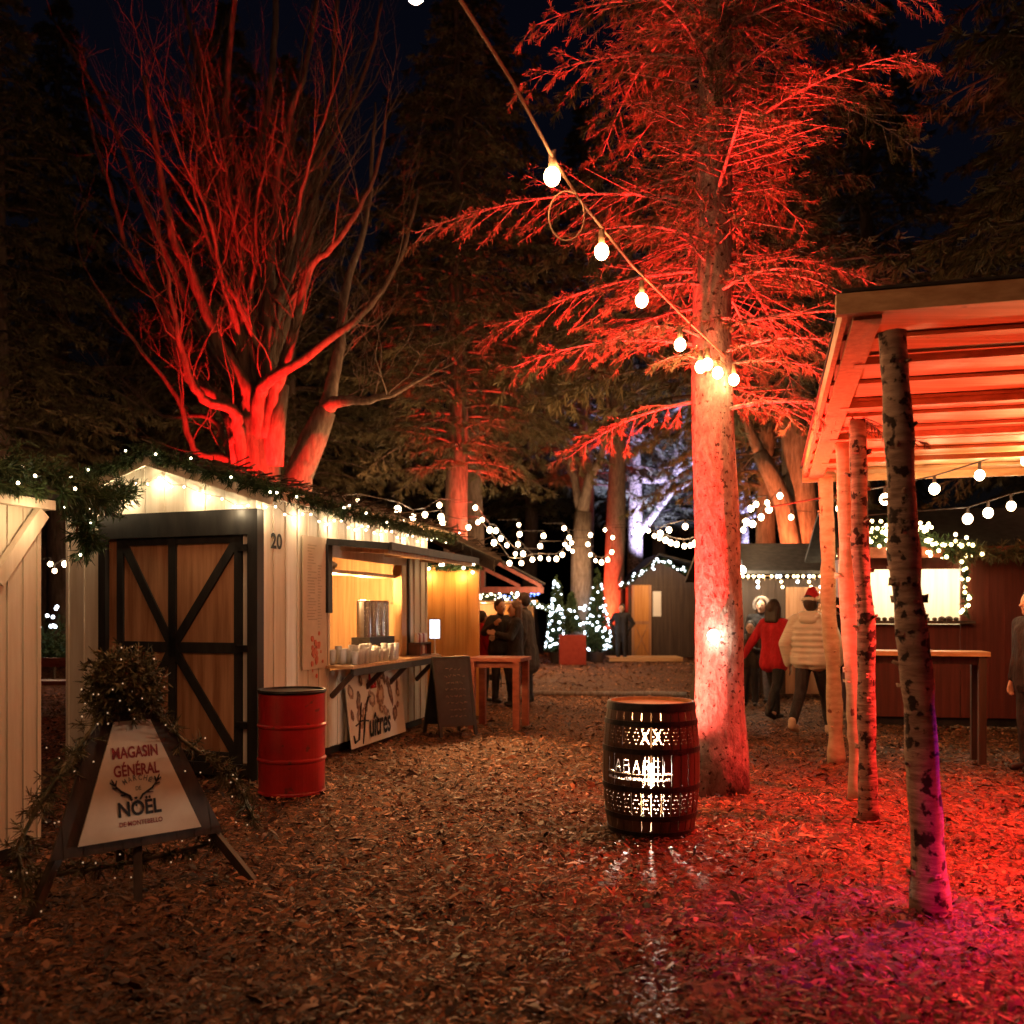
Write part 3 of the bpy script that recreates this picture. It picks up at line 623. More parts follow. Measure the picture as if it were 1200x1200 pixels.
# ================================================================= OIL DRUM
t = thing('oil_drum', 'red steel oil drum standing at the corner of hut 20', 'drum', V((-1.88,8.02,0))); q = root_loc(t)
b = MB(); r = .278; prof = [(r-.01,0),(r+.006,.004),(r+.006,.022)]
for z0 in (.29,.575): prof += [(r,.03) if z0 < .4 else (r,z0-.2),(r,z0-.02),(r+.012,z0-.006),(r+.012,z0+.006),(r,z0+.02)]
prof += [(r,.84),(r+.004,.845),(r-.02,.85)]
b.lathe(prof, q, 56); b.build('drum_body', 'drum', t, smooth=False)
b = MB(); b.lathe([(r-.03,.846),(r+.004,.847),(r+.012,.86),(r+.008,.878),(r-.012,.878),(r-.016,.862),(.02,.861)], q, 56); b.build('rim', 'iron', t)
# ================================================================= BARREL LANTERN
BC = V((.99,6.69,0)); FV = V((-.146,-.989,0)).normalized(); RV = V((.989,-.146,0)).normalized()
NCOL, NROW, BHT = 600, 260, .91
rad = lambda z: .302+.04*(1-((z-BHT/2)/(BHT/2))**2)
keep = np.ones((NROW, NCOL), bool); ZR, CR = np.mgrid[0:NROW, 0:NCOL]
zr = lambda z: z/BHT*NROW
cc = lambda deg: deg/360*NCOL
def stroke(z0, c0, z1, c1, w):                                            # cut a line; rows zr(z), columns c
    a, b_ = np.array([zr(z0), c0]), np.array([zr(z1), c1]); d = b_-a; L2 = max(1e-9, d @ d)
    for sh in (-NCOL, 0, NCOL):
        t = np.clip(((ZR-a[0])*d[0]+(CR+sh-a[1])*d[1])/L2, 0, 1); keep[np.hypot(ZR-a[0]-t*d[0], CR+sh-a[1]-t*d[1]) < w] = False
dot = lambda z, c, w=1.35: stroke(z, c, z, c+.01, w)
gs = random.Random(21); stave = [cc(d) for d in range(-180, 180, 12)]
for i, c in enumerate(stave):
    dg_ = -180+12*i
    if gs.random() < .55 or dg_ in (-12, 0): stroke(.797, c, .842, c, 1.2 if dg_ else 1.9)
    if gs.random() < .5 or dg_ == 0: stroke(.62, c, .752, c, 1.0 if dg_ else 1.9)
    if (gs.random() < .6 and not -60 < dg_ < 20) or dg_ in (-48,0,24): stroke(.35, c, .558, c, .9 if dg_ else 1.8)
    if gs.random() < .55: stroke(.155, c, .3, c, .9)
    if gs.random() < .4: stroke(.045, c, .105, c, 1.0)
for zc, hh in ((.688,.05),(.228,.058)):
    for i, c in enumerate(stave):
        c += 10; pat = i % 2
        for k in range(-2, 3):
            for m_ in (-1, 1):
                if pat: dot(zc+hh*.5*k, c+m_*(6-3*abs(k)))                  # diamonds of dots
                else: dot(zc+hh*.5*k, c+m_*3*abs(k)+(.01 if k else 0))      # saltires of dots
    if zc > .5:
        for m_ in (-1, 1): stroke(zc-hh, cc(0)+m_*4, zc, cc(0)+m_*13, 1.3); stroke(zc+hh, cc(0)+m_*4, zc, cc(0)+m_*13, 1.3); stroke(zc-hh, cc(0)+m_*20, zc, cc(0)+m_*14, 1.1); stroke(zc+hh, cc(0)+m_*20, zc, cc(0)+m_*14, 1.1)
GL = {'L':[(0,1,0,0),(0,0,1,0)],'A':[(0,0,.5,1),(.5,1,1,0),(.22,.38,.78,.38)],'B':[(0,0,0,1),(0,1,.75,.95),(.75,.95,.8,.6),(.8,.6,0,.52),(.8,.5,.95,.3),(.95,.3,.8,.02),(.8,.02,0,0)],
      'R':[(0,0,0,1),(0,1,.8,.95),(.8,.95,.85,.6),(.85,.6,0,.5),(.4,.5,1,0)],'E':[(0,0,0,1),(0,1,1,1),(0,.52,.75,.52),(0,0,1,0)]}
col = cc(-57)
for ch in 'LABAREL':
    for x0, y0, x1, y1 in GL[ch]: stroke(.44+.085*y0, col+13*x0, .44+.085*y1, col+13*x1, .95)
    col += 20
for ang, zt in ((-9.5,.388),(14.5,.388),(-33,.36),(-52,.36),(38,.36),(60,.36)):
    for z in np.arange(.15, zt, .0145): dot(z, cc(ang), .95)
for ang in (-3,-7,3,8,13): stroke(.36, cc(ang), .55, cc(ang), .6)
stroke(.43, cc(-60), .43, cc(26), .8)
for d in np.arange(-58, 22, 2.2): stroke(.39, cc(d), .39+gs.choice((.0,.016,.016)), cc(d+gs.uniform(.3,1.4)), 1.0)
b = MB()
th = np.arange(NCOL)/NCOL*2*PI; zz = np.linspace(0, BHT, NROW+1)
dirs = [FV*math.cos(a)+RV*math.sin(a) for a in th]
stv = set((int(c)+k) % NCOL for c in stave for k in (0,1))
vs = []
for lay_ in (0, 1):
    for z in zz:
        for j in range(NCOL):
            vs.append(BC+dirs[j]*(rad(z)-.016*lay_-(.004 if (j in stv and not lay_) else 0))+Z*z)
NL = (NROW+1)*NCOL; I = lambda l, i, j: l*NL+i*NCOL+j % NCOL
fs = []
for i in range(NROW):
    for j in range(NCOL):
        if not keep[i,j]: continue
        fs.append((I(0,i,j), I(0,i,j+1), I(0,i+1,j+1), I(0,i+1,j))); fs.append((I(1,i,j), I(1,i+1,j), I(1,i+1,j+1), I(1,i,j+1)))
        if not keep[i,(j+1)%NCOL]: fs.append((I(0,i,j+1), I(1,i,j+1), I(1,i+1,j+1), I(0,i+1,j+1)))
        if not keep[i,j-1]: fs.append((I(0,i,j), I(0,i+1,j), I(1,i+1,j), I(1,i,j)))
        if i+1 == NROW or not keep[i+1,j]: fs.append((I(0,i+1,j), I(0,i+1,j+1), I(1,i+1,j+1), I(1,i+1,j)))
        if i == 0 or not keep[i-1,j]: fs.append((I(0,i,j), I(1,i,j), I(1,i,j+1), I(0,i,j+1)))
brl = thing('barrel_lantern', 'perforated oak barrel glowing from inside in front of the spruce', 'barrel', BC)
st_ = link('staves', 'oak', brl, None, False, np.array([tuple(p) for p in vs], dtype=np.float32), faces=fs)
st_.data.materials.append(M['pine']); st_.data.polygons.foreach_set('material_index', [1 if min(f) >= NL else 0 for f in fs]); st_.data.update()
for z, h in ((.88,.05),(.772,.034),(.585,.036),(.326,.036),(.128,.036),(.018,.03)):
    b = MB(); b.lathe([(rad(z-h/2)-.002,z-h/2),(rad(z-h/2)+.005,z-h/2),(rad(z+h/2)+.005,z+h/2),(rad(z+h/2)-.002,z+h/2)], BC, 64, False); b.build('hoop', 'iron', brl)
b = MB(); b.lathe([(.283,.865),(.283,.885),(.002,.885),(.002,.865)][::-1], BC, 48); b.build('lid', 'pinex', brl)
b = MB(); b.lathe([(.296,-.02),(.296,.03),(.002,.03),(.002,-.02)], BC, 48); b.build('bottom', 'oak', brl)
b = MB(); b.ball(BC+Z*.435, .022, 10, 8); b.build('bulb', 'lamp', brl)
b = MB(); b.tube([BC+Z*.46, BC+Z*.864], .012, 8); b.build('lamp_cord', 'cable', brl)
point('barrel_lamp', BC+Z*.4, 420, (1,.84,.66), .01)
# ================================================================= EASEL SIGN
sg = thing('easel_sign', 'tan triangular sign for the general store on a dark wooden easel', 'sign', V((-2.0,5.2,0)))
U = V((.73,.683,0)).normalized(); NF = V((.683,-.73,0)).normalized(); tl = R(13)
UP = Z*math.cos(tl)-NF*math.sin(tl); NN = NF*math.cos(tl)+Z*math.sin(tl); O = V((-2.02,5.12,.315))
b = MB(); b.prism([O-U*.335, O+U*.335, O+U*.1+UP*.635, O-U*.1+UP*.635], NN, .012); pan = b.build('sign_panel', 'sign', sg)
b = MB(); b.prism([O-U*.47-UP*.05-NN*.03, O+U*.47-UP*.05-NN*.03, O+U*.17+UP*.72-NN*.03, O-U*.17+UP*.72-NN*.03], NN, .028)
for i in range(-4,5): b.frame(O-NN*.03, U, UP, NN, (i*.1-.003, i*.1+.003), (-.05,.15), (.0285,.0295))
b.build('backing_board', 'stand', sg)
for p0, p1 in ((O-U*.42+UP*-.03-NN*.05, V((-2.42,4.72,0))), (O+U*.42-UP*.03-NN*.05, V((-1.5,5.4,0))), (O-NN*.06, V((-2.0,5.02,0)))):
    b = MB(); top = O+UP*.72-NN*.07; b.beam(p0, p1+(p1-p0).normalized()*.02, .045, .045); b.build('leg', 'stand', sg)
b = MB(); b.beam(O+UP*.7-NN*.06, V((-2.35,5.62,0)), .045,.045); b.build('leg', 'stand', sg)
tx = lambda body, v, w, h, m, bold=.02, c=0: text(body, pan, 'lettering', m, O+U*c+UP*v+NN*.012, U, UP, NN, w, h, bold, 0, .002)
tx('MAGASIN', .462, .25, .066, 'signred', .03); tx('GÉNÉRAL', .372, .25, .08, 'signred', .03)
tx('NOËL', .165, .235, .1, 'signblack', .03); tx('DE MONTEBELLO', .078, .235, .026, 'signred', .02); tx('DE', .262, .03, .022, 'signgrey')
for i, ch in enumerate('MARCHÉ'):
    a = (i-2.5)*.19; c_ = O+U*(.155*math.sin(a))+UP*(.17+.15*math.cos(a)-(.0))+NN*.012
    text(ch, pan, 'lettering', 'signgrey', c_, U*math.cos(a)-UP*math.sin(a), UP*math.cos(a)+U*math.sin(a), NN, .02, .03, .02, 0, .002)
b = MB(); Q = lambda u, v: O+U*u+UP*v+NN*.0165
for e in (-1,1):
    b.tube([Q(e*.022-.018,.2), Q(e*.035-.014,.225), Q(e*.085-.01,.255), Q(e*.115-.01,.29)], [.006,.0065,.006,.003], 6)
    b.tube([Q(e*.05-.013,.235), Q(e*.09-.01,.232)], [.005,.002], 6)
    for u_, v_, du, dv in ((.1,.272,.03,.008),(.112,.288,.028,.02),(.112,.285,-.008,.032),(.115,.29,.016,.035)): b.tube([Q(e*u_-.01,v_), Q(e*(u_+du)-.01, v_+dv)], [.0055,.003], 6)
b.tube([Q(-.018-.006,.235-.02), Q(-.018,.208), Q(-.018+.006,.215)], .005, 5); b.ball(Q(-.018,.172), .0065, 8, 6)
b.build('antler_emblem', 'signblack', pan)
WC = O+UP*.84-NN*.05
g = random.Random(31); a0, a1 = [], []
for i in range(420):
    d = V((g.gauss(0,1), g.gauss(0,1), g.gauss(0,1))).normalized(); a0.append(WC+d*.09); a1.append(WC+d*g.uniform(.15,.25))
vs, qs = needle_quads(a0, a1, 14, .045, .012, .8, 31)
wr = link('greenery_ball', 'leafy', None, WC, False, vs, quads=qs); tag(wr, 'round bundle of dry greenery on top of the easel sign', 'greenery')
for i in range(26):
    d = V((g.gauss(0,1), g.gauss(0,1), g.gauss(0,1))).normalized(); child_copy(FAIRYD, 'fairy_light', wr, WC+d*.225)
garland('garland', 'sparse leafy garland with tiny lights down the left side of the easel sign', [O-U*.1+UP*.75, O-U*.3+UP*.5-NN*.0, O-U*.5+UP*.25, O-U*.62+UP*.05, O-U*.6-UP*.2], .11, 7, .05, FAIRYD, 20, mat='leafy', seed=32, lscatter=1.1)
garland('garland', 'sparse leafy garland with tiny lights down the right side of the easel sign', [O+U*.12+UP*.7, O+U*.28+UP*.5, O+U*.42+UP*.38, O+U*.6+UP*.2, O+U*.66+UP*.0], .1, 7, .05, FAIRYD, 20, mat='leafy', seed=33, lscatter=1.1)
garland('garland', 'leafy garland lying along the lower edge of the easel sign', [O-U*.6-UP*.12-NN*.1, O-UP*.13-NN*.1, O+U*.5-UP*.1-NN*.1], .08, 5, .05, FAIRYD, 16, mat='leafy', seed=34)
# ================================================================= CHALKBOARD A-FRAME
t = thing('chalkboard_sign', 'black folding chalkboard sign standing between hut counter and bar table', 'sign', G(535,862)); q = root_loc(t)
fn = V((.5,-.866,0)); fu = V((.866,.5,0)); tp = q+Z*.97-fn*.16
for e, nm in ((1,'front_panel'),(-1,'rear_panel')):
    base = q+fn*(.06 if e > 0 else -.42); upv = (tp-base).normalized(); nr = fu.cross(upv).normalized(); nr = nr if nr.dot(fn)*e > 0 else -nr; ln_ = (tp-base).length
    b = MB(); b.frame(base, fu, upv, nr, (-.22,.22), (.16, ln_-.03), (-.008,.008)); pn_ = b.build(nm, 'chalk', t)
    b = MB()
    for s in (-.24,.24): b.frame(base, fu, upv, nr, (s-.02,s+.02), (0,ln_), (-.014,.014))
    b.frame(base, fu, upv, nr, (-.22,.22), (ln_-.03,ln_), (-.013,.013)); b.frame(base, fu, upv, nr, (-.22,.22), (.12,.16), (-.013,.013)); b.build('frame', 'black', t)
    if e > 0:
        b = MB(); g = random.Random(5)
        for i in range(8):
            v = ln_-.16-.085*i; s = -.13+g.uniform(0,.05)
            while s < .12:
                pts = [base+fu*(s+.01*k)+upv*(v+g.uniform(-.014,.014))+nr*.0095 for k in range(5)]; b.tube(pts, .0035, 4); s += .06
        b.build('chalk_scribble', 'chalkmark', pn_)
# ================================================================= BAR TABLES
def bar_table(label, c, u, n, L, D, H, mat, leg=.06, lm=None):
    t = thing('bar_table', label, 'table', c); b = MB()
    for i in range(4): b.frame(c, u, n, Z, (-L/2,L/2), (-D/2+D/4*i+.003, -D/2+D/4*(i+1)-.003), (H-.045, H))
    b.build('tabletop', mat, t)
    b = MB()
    for e in (-1,1): b.frame(c, u, n, Z, (-L/2+.09,L/2-.09), (e*(D/2-.09)-.015, e*(D/2-.09)+.015), (H-.13,H-.047))
    b.build('apron', lm or mat, t)
    for i in (-1,1):
        for j in (-1,1): b = MB(); b.frame(c, u, n, Z, (i*(L/2-.07)-leg/2, i*(L/2-.07)+leg/2), (j*(D/2-.05)-leg/2, j*(D/2-.05)+leg/2), (0,H-.046)); b.build('leg', lm or mat, t)
bar_table('reddish wooden bar table beside the yellow hut', V((-.17,12.45,0)), V((.97,-.24,0)), V((.24,.97,0)), .74, .62, .93, 'redwood', .085)
# ================================================================= YELLOW HUT
Y0 = V((-.47,13.35,0))
t = thing('market_hut', 'yellow varnished plank hut with dark roof behind hut 20', 'hut', Y0)
u = V((-.985,.17,0)).normalized(); n = V((-.17,-.985,0)).normalized(); b = MB(); SDY = V((-.06,1,0)).normalized(); ONY = V((1,.06,0))
b.frame(Y0, u, n, Z, (0,1.7), (-.05,0), (.05, 2.2))
for s in np.arange(.0,1.7,.17): b.frame(Y0, u, n, Z, (s,s+.012), (.001,.008), (.05,2.2))
b.frame(Y0, SDY, ONY, Z, (.05,2.8), (-.05,0), (.05,2.2)); b.frame(Y0+u*1.7, SDY, -ONY, Z, (.05,2.8), (-.05,-.001), (.05,2.2)); b.build('wall', 'orange', t)
b = MB(); b.prism([Y0+ONY*.3-SDY*.3+Z*2.24, Y0+ONY*.3+SDY*3+Z*2.24, Y0+u*.85+SDY*3+Z*2.78, Y0+u*.85-SDY*.3+Z*2.78], Z, .06); b.prism([Y0+u*.85-SDY*.3+Z*2.78, Y0+u*.85+SDY*3+Z*2.78, Y0+u*2+SDY*3+Z*2.24, Y0+u*2-SDY*.3+Z*2.24], Z, .06)
g = random.Random(14)
for i in range(150):
    s, q = g.uniform(-.35, 2.8), g.random(); p = (Y0+ONY*.3+Z*2.32).lerp(Y0+u*.85+Z*2.86, q)+SDY*s; d = V((g.gauss(0,1), g.gauss(0,1), g.gauss(0,.25))).normalized()*g.uniform(.1,.35); b.tube([p, p+d], .011, 4)
b.build('roof', 'brush', t)
garland('garland', 'short dark garland with lights across the top of the yellow hut wall', [Y0+n*.06+Z*2.17-u*.02, Y0+n*.06+u*1.0+Z*2.17], .06, 9, .06, FAIRYW, 9, seed=15)
for s in (.25,.75): point('fairy_glow', Y0+n*.16+u*s+Z*2.03, 9, (1,.6,.22), .03)
# ================================================================= FAR LEFT STALL with truss roof
T0 = V((.55,24,0))
t = thing('market_hut', 'orange lit stall with open truss roof behind the group of people', 'hut', T0); b = MB(); X = V((-1,0,0)); YY = V((0,1,0)); NY = V((0,-1,0))
b.frame(T0, X, NY, Z, (0,.42), (-.05,0), (.05,1.72)); b.frame(T0, X, NY, Z, (.42,2.6), (-.05,0), (.05,.95)); b.frame(T0, X, NY, Z, (0,2.6), (-1.9,-1.85), (.05,1.72))
b.frame(T0, YY, V((1,0,0)), Z, (.05,1.8), (-.05,-.001), (.05,1.72)); b.build('wall', 'orange', t)
b = MB(); b.frame(T0, X, NY, Z, (.42,2.6), (-.4,.12), (.96,1.0)); b.build('counter', 'dark', t)
b = MB(); b.frame(T0, X, NY, Z, (-.1,2.7), (-2,.15), (1.74,1.8)); b.build('ceiling_board', 'pine', t)
b = MB(); b.frame(T0, X, NY, Z, (-.25,2.9), (.16,.24), (1.98,2.14))
for x0, x1, z0, z1 in ((-.2,1.3,2.15,2.95),(2.9,1.3,2.15,2.95),(.35,1.3,2.15,2.62),(1.3,1.3,2.15,2.9)): b.beam(T0+X*x0+NY*.2+Z*z0, T0+X*x1+NY*.2+Z*z1, .07,.09)
b.build('truss', 'redwall', t)
b = MB(); b.prism([T0+X*-.3+NY*.1+Z*2.2, T0+X*1.3+NY*.1+Z*3.05, T0+X*1.3+YY*2+Z*3.05, T0+X*-.3+YY*2+Z*2.2], Z, .04); b.prism([T0+X*1.3+NY*.1+Z*3.05, T0+X*3+NY*.1+Z*2.15, T0+X*3+YY*2+Z*2.15, T0+X*1.3+YY*2+Z*3.05], Z, .04); b.build('roof', 'roof', t)
garland('light_garland', 'white lights heaped on the fascia of the orange stall', [T0+X*1.35+NY*.26+Z*1.9, T0+X*.45+NY*.26+Z*1.88], .09, 4, .09, FAIRYW, 26, 'fairy lights', seed=16)
garland('light_garland', 'white lights sloping down right of the orange stall', [T0+X*.45+NY*.3+Z*1.98, T0+X*.1+NY*.3+Z*1.75, T0+X*-.35+NY*.3+Z*1.6, T0+X*-1.0+NY*.3+Z*1.55], .05, 4, .09, FAIRYC, 30, 'fairy lights', seed=17)
garland('light_garland', 'blue lights strung beyond the orange stall', [W(581,695,30), W(592,700,30), W(603,706,30), W(612,700,30), W(632,694,30)], .09, 3, .09, FAIRYB, 34, 'fairy lights', seed=18)
point('stall_lamp', T0+X*1.3+YY*.8+Z*1.6, 90, (1,.66,.32), .05); point('stall_lamp', T0+NY*.9+X*-.2+Z*2.0, 70, (1,.6,.3), .05)
# ================================================================= OPEN SHELTER (right)
PA = V((1.73,4.87,0)); PT = ON
sh = thing('open_shelter', 'open plank shelter on crooked birch poles lit red from below', 'shelter', PA)
zz_ = lambda s: 3.13-.025*s
SL, SW = 5.2, 4.2
b = MB(); g = random.Random(40); n = 21
for i in range(n):
    s0, s1 = SL*i/n, SL*(i+1)/n; z = zz_((s0+s1)/2)+(.012 if i % 2 else -.012)
    b.frame(PA, SD, PT, Z, (s0+.002, s1+.03), (.02, SW), (z-.02, z+.004))
b.build('roof_boards', 'pinex', sh)
b = MB()
for s in np.linspace(.9, SL-.9, 4): z = zz_(s); b.frame(PA, SD, PT, Z, (s-.045,s+.045), (.12,SW), (z-.08, z-.034))
b.build('purlin', 'pinex', sh)
b = MB(); z = zz_(0); b.frame(PA, SD, PT, Z, (-.06,-.002), (-.05,SW), (z-.06,z+.045)); b.build('front_beam', 'pinex', sh); b = MB(); z = zz_(SL); b.frame(PA, SD, PT, Z, (SL+.032,SL+.08), (-.02,SW), (z-.1,z+.06)); b.build('rear_beam', 'pinex', sh)
b = MB(); b.beam(PA+Z*zz_(0)+PT*.0, PA+SD*SL+Z*zz_(SL)+PT*.0, .03, .11); b.beam(PA+Z*(zz_(0)-.06)+PT*.11+SD*.02, PA+SD*SL+Z*(zz_(SL)-.06)+PT*.11, .14, .03); b.build('rake_board', 'pine', sh)
b = MB(); b.frame(PA, SD, PT, Z, (-.08, SL+.1), (-.03, SW), (3.145,3.16)); 
vv = [PA+SD*-.05+PT*-.02+Z*(zz_(-.08)+.055), PA+SD*-.05+PT*SW+Z*(zz_(-.08)+.055), PA+SD*(SL+.1)+PT*SW+Z*(zz_(SL)+.055), PA+SD*(SL+.1)-PT*.04+Z*(zz_(SL)+.055)]
b = MB(); b.prism(vv, Z, .015); b.build('roofing', 'roof', sh)
def pole(base, top, r0, r1, m, seed, parent):
    g = random.Random(seed); pts, rr = [], []; N_ = 34; ph = g.uniform(0,6)
    for i in range(N_+1):
        t = i/N_; p = V(base).lerp(V(top), t); p += V((math.sin(t*6+ph)*.018+math.sin(t*17+ph)*.006, math.cos(t*5+ph)*.015, 0))*math.sin(PI*min(1,t*1.15))
        pts.append(p-Z*(.04 if i == 0 else 0)); rr.append((r0+(r1-r0)*t)*(1+.05*math.sin(t*31+ph))*g.uniform(.95,1.05)*(1.16-.16*min(1,t*10)))
    b = MB(); b.tube(pts, rr, 16, .045)
    for i in range(9):                                                   # stubs of cut twigs
        t = g.uniform(.1,.95); p = pts[int(t*N_)]; a = g.uniform(0,2*PI); d = V((math.cos(a), math.sin(a), g.uniform(.1,.7))).normalized(); r = rr[int(t*N_)]
        b.tube([p+d*r*.7, p+d*(r+g.uniform(.015,.05))], [.016,.009], 6)
    for i in range(26 if m == 'birch' else 8):                           # curls of peeling bark
        k = g.randrange(2, N_-1); a = g.uniform(0,2*PI); d = V((math.cos(a), math.sin(a), 0)); p = pts[k]+d*rr[k]*.98; s_ = Z.cross(d); h = g.uniform(.01,.04); w = g.uniform(.015,.05)
        q = [p-s_*w, p+s_*w*.3, p+s_*w*.3+Z*h, p-s_*w*.8+Z*h*1.2]; q[0] += d*.018; q[3] += d*.024
        b.prism(q, d, .002)
    b.build('pole', m, parent, smooth=True)
pole((2.17,4.87,0), (1.985,4.9,3.0), .085, .07, 'birch', 1, sh)
pole((2.645,6.96,0), (2.56,6.96,2.96), .067, .06, 'birch', 2, sh)
pole((2.86,7.75,0), (2.75,7.8,2.94), .07, .06, 'pole', 3, sh)
pole((3.31,9.58,0), (3.21,9.62,2.9), .078, .07, 'pole', 4, sh)
# ================================================================= RIGHT STALL
R0 = V((4.62,12.7,0)); RU = V((.985,-.17,0)).normalized(); RN = V((-.17,-.985,0)).normalized()
t = thing('market_stall', 'dark red stall with a brightly lit cream serving opening', 'stall', R0)
b = MB(); f_ = lambda a,c,z: b.frame(R0, RU, RN, Z, a, c, z)
f_((.0,1.35),(-.05,0),(.12,1.36)); f_((1.36,5),(-.05,0),(.12,2.3)); f_((0,5),(-2.2,-2.15),(.12,2.3)); b.frame(R0, -RN, -RU, Z, (.05,2.1), (-.05,0), (.12,2.3)); f_((0,.12),(-.05,.0),(1.361,2.1)); f_((0,1.35),(-.05,0),(2.1,2.3))
for s in np.arange(1.5,5,.2): f_((s,s+.012),(.001,.006),(.12,2.2))
b.build('wall', 'redwall', t)
b = MB(); f_((0,5),(-.2,-.06),(0,.118)); b.build('dark_gap_strip', 'black', t)
b = MB(); f_((.1,2.6),(-1.6,-1.56),(1.0,2.25)); f_((.1,2.6),(-1.55,-.06),(2.25,2.28)); f_((2.6,2.64),(-1.55,-.06),(1.0,2.25)); f_((.06,.1),(-1.55,-.06),(1.0,2.25)); b.build('inner_lining', 'white', t)
b = MB(); f_((.0,1.5),(-.4,.16),(1.37,1.41)); b.build('counter', 'dark', t)
b = MB(); g = random.Random(50)
for s in np.arange(.12,1.35,.09): b.ball(R0+RU*s+RN*.05+Z*1.43, g.uniform(.03,.055), 8, 6, (1,1,.8))
b.build('pastry_row', 'dark', t)
b = MB(); b.prism([R0-RU*.3+RN*.4+Z*2.32, R0+RU*5.2+RN*.4+Z*2.32, R0+RU*5.2-RN*1.1+Z*2.95, R0-RU*.3-RN*1.1+Z*2.95], Z, .06); b.prism([R0-RU*.3-RN*1.1+Z*2.95, R0+RU*5.2-RN*1.1+Z*2.95, R0+RU*5.2-RN*2.5+Z*2.32, R0-RU*.3-RN*2.5+Z*2.32], Z, .06); b.build('roof', 'roof', t)
b = MB(); b.beam(R0-RU*.28+RN*.42+Z*2.3, R0+RU*5.2+RN*.42+Z*2.3, .03,.14); b.build('fascia', 'redwood', t)
garland('garland', 'leafy dark garland along the eave of the dark red stall', [R0+RU*1.2+RN*.46+Z*2.3, R0+RU*5+RN*.46+Z*2.26], .14, 10, .1, None, 0, mat='leafy', seed=51)
garland('light_garland', 'dense heap of warm lights over the lit serving opening', [R0-RU*.2+RN*.46+Z*2.32, R0+RU*.25+RN*.46+Z*2.58, R0+RU*.7+RN*.46+Z*2.5, R0+RU*1.3+RN*.46+Z*2.3], .17, 8, .08, FAIRYY, 95, 'fairy lights', seed=52)
garland('light_garland', 'warm lights wrapped down the post beside the serving opening', [R0+RU*1.38+RN*.12+Z*2.25, R0+RU*1.4+RN*.12+Z*1.5], .05, 5, .06, FAIRYY, 18, 'fairy lights', seed=53)
for s in (.45,1.1,1.9): point('stall_lamp', R0+RU*s-RN*.8+Z*2.1, 42, (1,.78,.48), .06)
point('fairy_glow', R0+RU*.5+RN*.75+Z*2.35, 9, (1,.72,.36), .08)
bar_table('long pale plank bar table in front of the lit serving opening', V((4.25,9.72,0)), V((.97,-.24,0)), V((.24,.97,0)), 1.2, .42, 1.13, 'pinex', .07, 'dark')
# ================================================================= MIDDLE STALL
D0 = V((3.75,16.3,0))
t = thing('market_hut', 'dark brown stall with white icicle lights under its broad roof', 'hut', D0); X = V((1,0,0))
b = MB(); b.frame(D0, X, NY, Z, (0,3.2), (-.05,0), (.1,2.1)); 
for s in np.arange(.1,3.2,.24): b.frame(D0, X, NY, Z, (s,s+.015), (.001,.008), (.1,2.1))
b.frame(D0, V((0,1,0)), -X, Z, (.001,2), (-.05,0), (.1,2.1)); b.frame(D0+X*3.2, V((0,1,0)), X, Z, (.001,2), (-.05,0), (.1,2.1)); b.build('wall', 'dark', t)
b = MB(); b.frame(D0, X, NY, Z, (1.0,1.75), (.002,.02), (.1,1.95)); b.frame(D0, X, NY, Z, (-.06,.02), (.002,.04), (.1,2.2)); b.build('door', 'ply', t)
b = MB(); b.prism([D0+X*-.3+NY*.45+Z*2.16, D0+X*3.5+NY*.45+Z*2.16, D0+X*3.5-NY*1+Z*2.72, D0+X*-.3-NY*1+Z*2.72], Z, .06); b.prism([D0+X*-.3-NY*1+Z*2.72, D0+X*3.5-NY*1+Z*2.72, D0+X*3.5-NY*2.4+Z*2.1, D0+X*-.3-NY*2.4+Z*2.1], Z, .06); b.build('roof', 'roof', t)
ic = thing('icicle_lights', 'white icicle lights hanging from the eave of the dark brown stall', 'fairy lights', D0+Z*2.1); g = random.Random(60); b = MB()
b.tube([D0+X*-.2+NY*.47+Z*2.13, D0+X*3.3+NY*.47+Z*2.13], .006, 4)
for i in range(36):
    s = -.15+3.3*i/35; L = g.choice((.0,.05,.1,.3,.2)); q = D0+X*s+NY*.47+Z*2.12; b.tube([q, q-Z*(L+.02)], .004, 4)
    for k in range(int(L/.09)+1): child_copy(FAIRYY if g.random() < .6 else FAIRYC, 'fairy_light', ic, q-Z*(k*.09)+X*g.uniform(-.03,.03))
b.build('cable', 'ropewhite', ic)
for s in (.4,1.5,2.6): point('fairy_glow', D0+X*s+NY*.62+Z*2.0, 22, (1,.7,.36), .05)
lp = thing('wall_lamp', 'bright white lamp at the left corner of the dark brown stall roof', 'lamp', W(869,668,15.6)); q = root_loc(lp)
b = MB(); b.ball(q, .07, 12, 8); b.build('globe', 'lamp', lp); b = MB(); b.tube([q+Z*.07, q+Z*.16, q+Z*.18+V((0,.2,0))], .02, 6); b.build('bracket', 'iron', lp); point('lamp_glow', q+V((0,-.14,-.03)), 60, (1,.85,.62), .06)
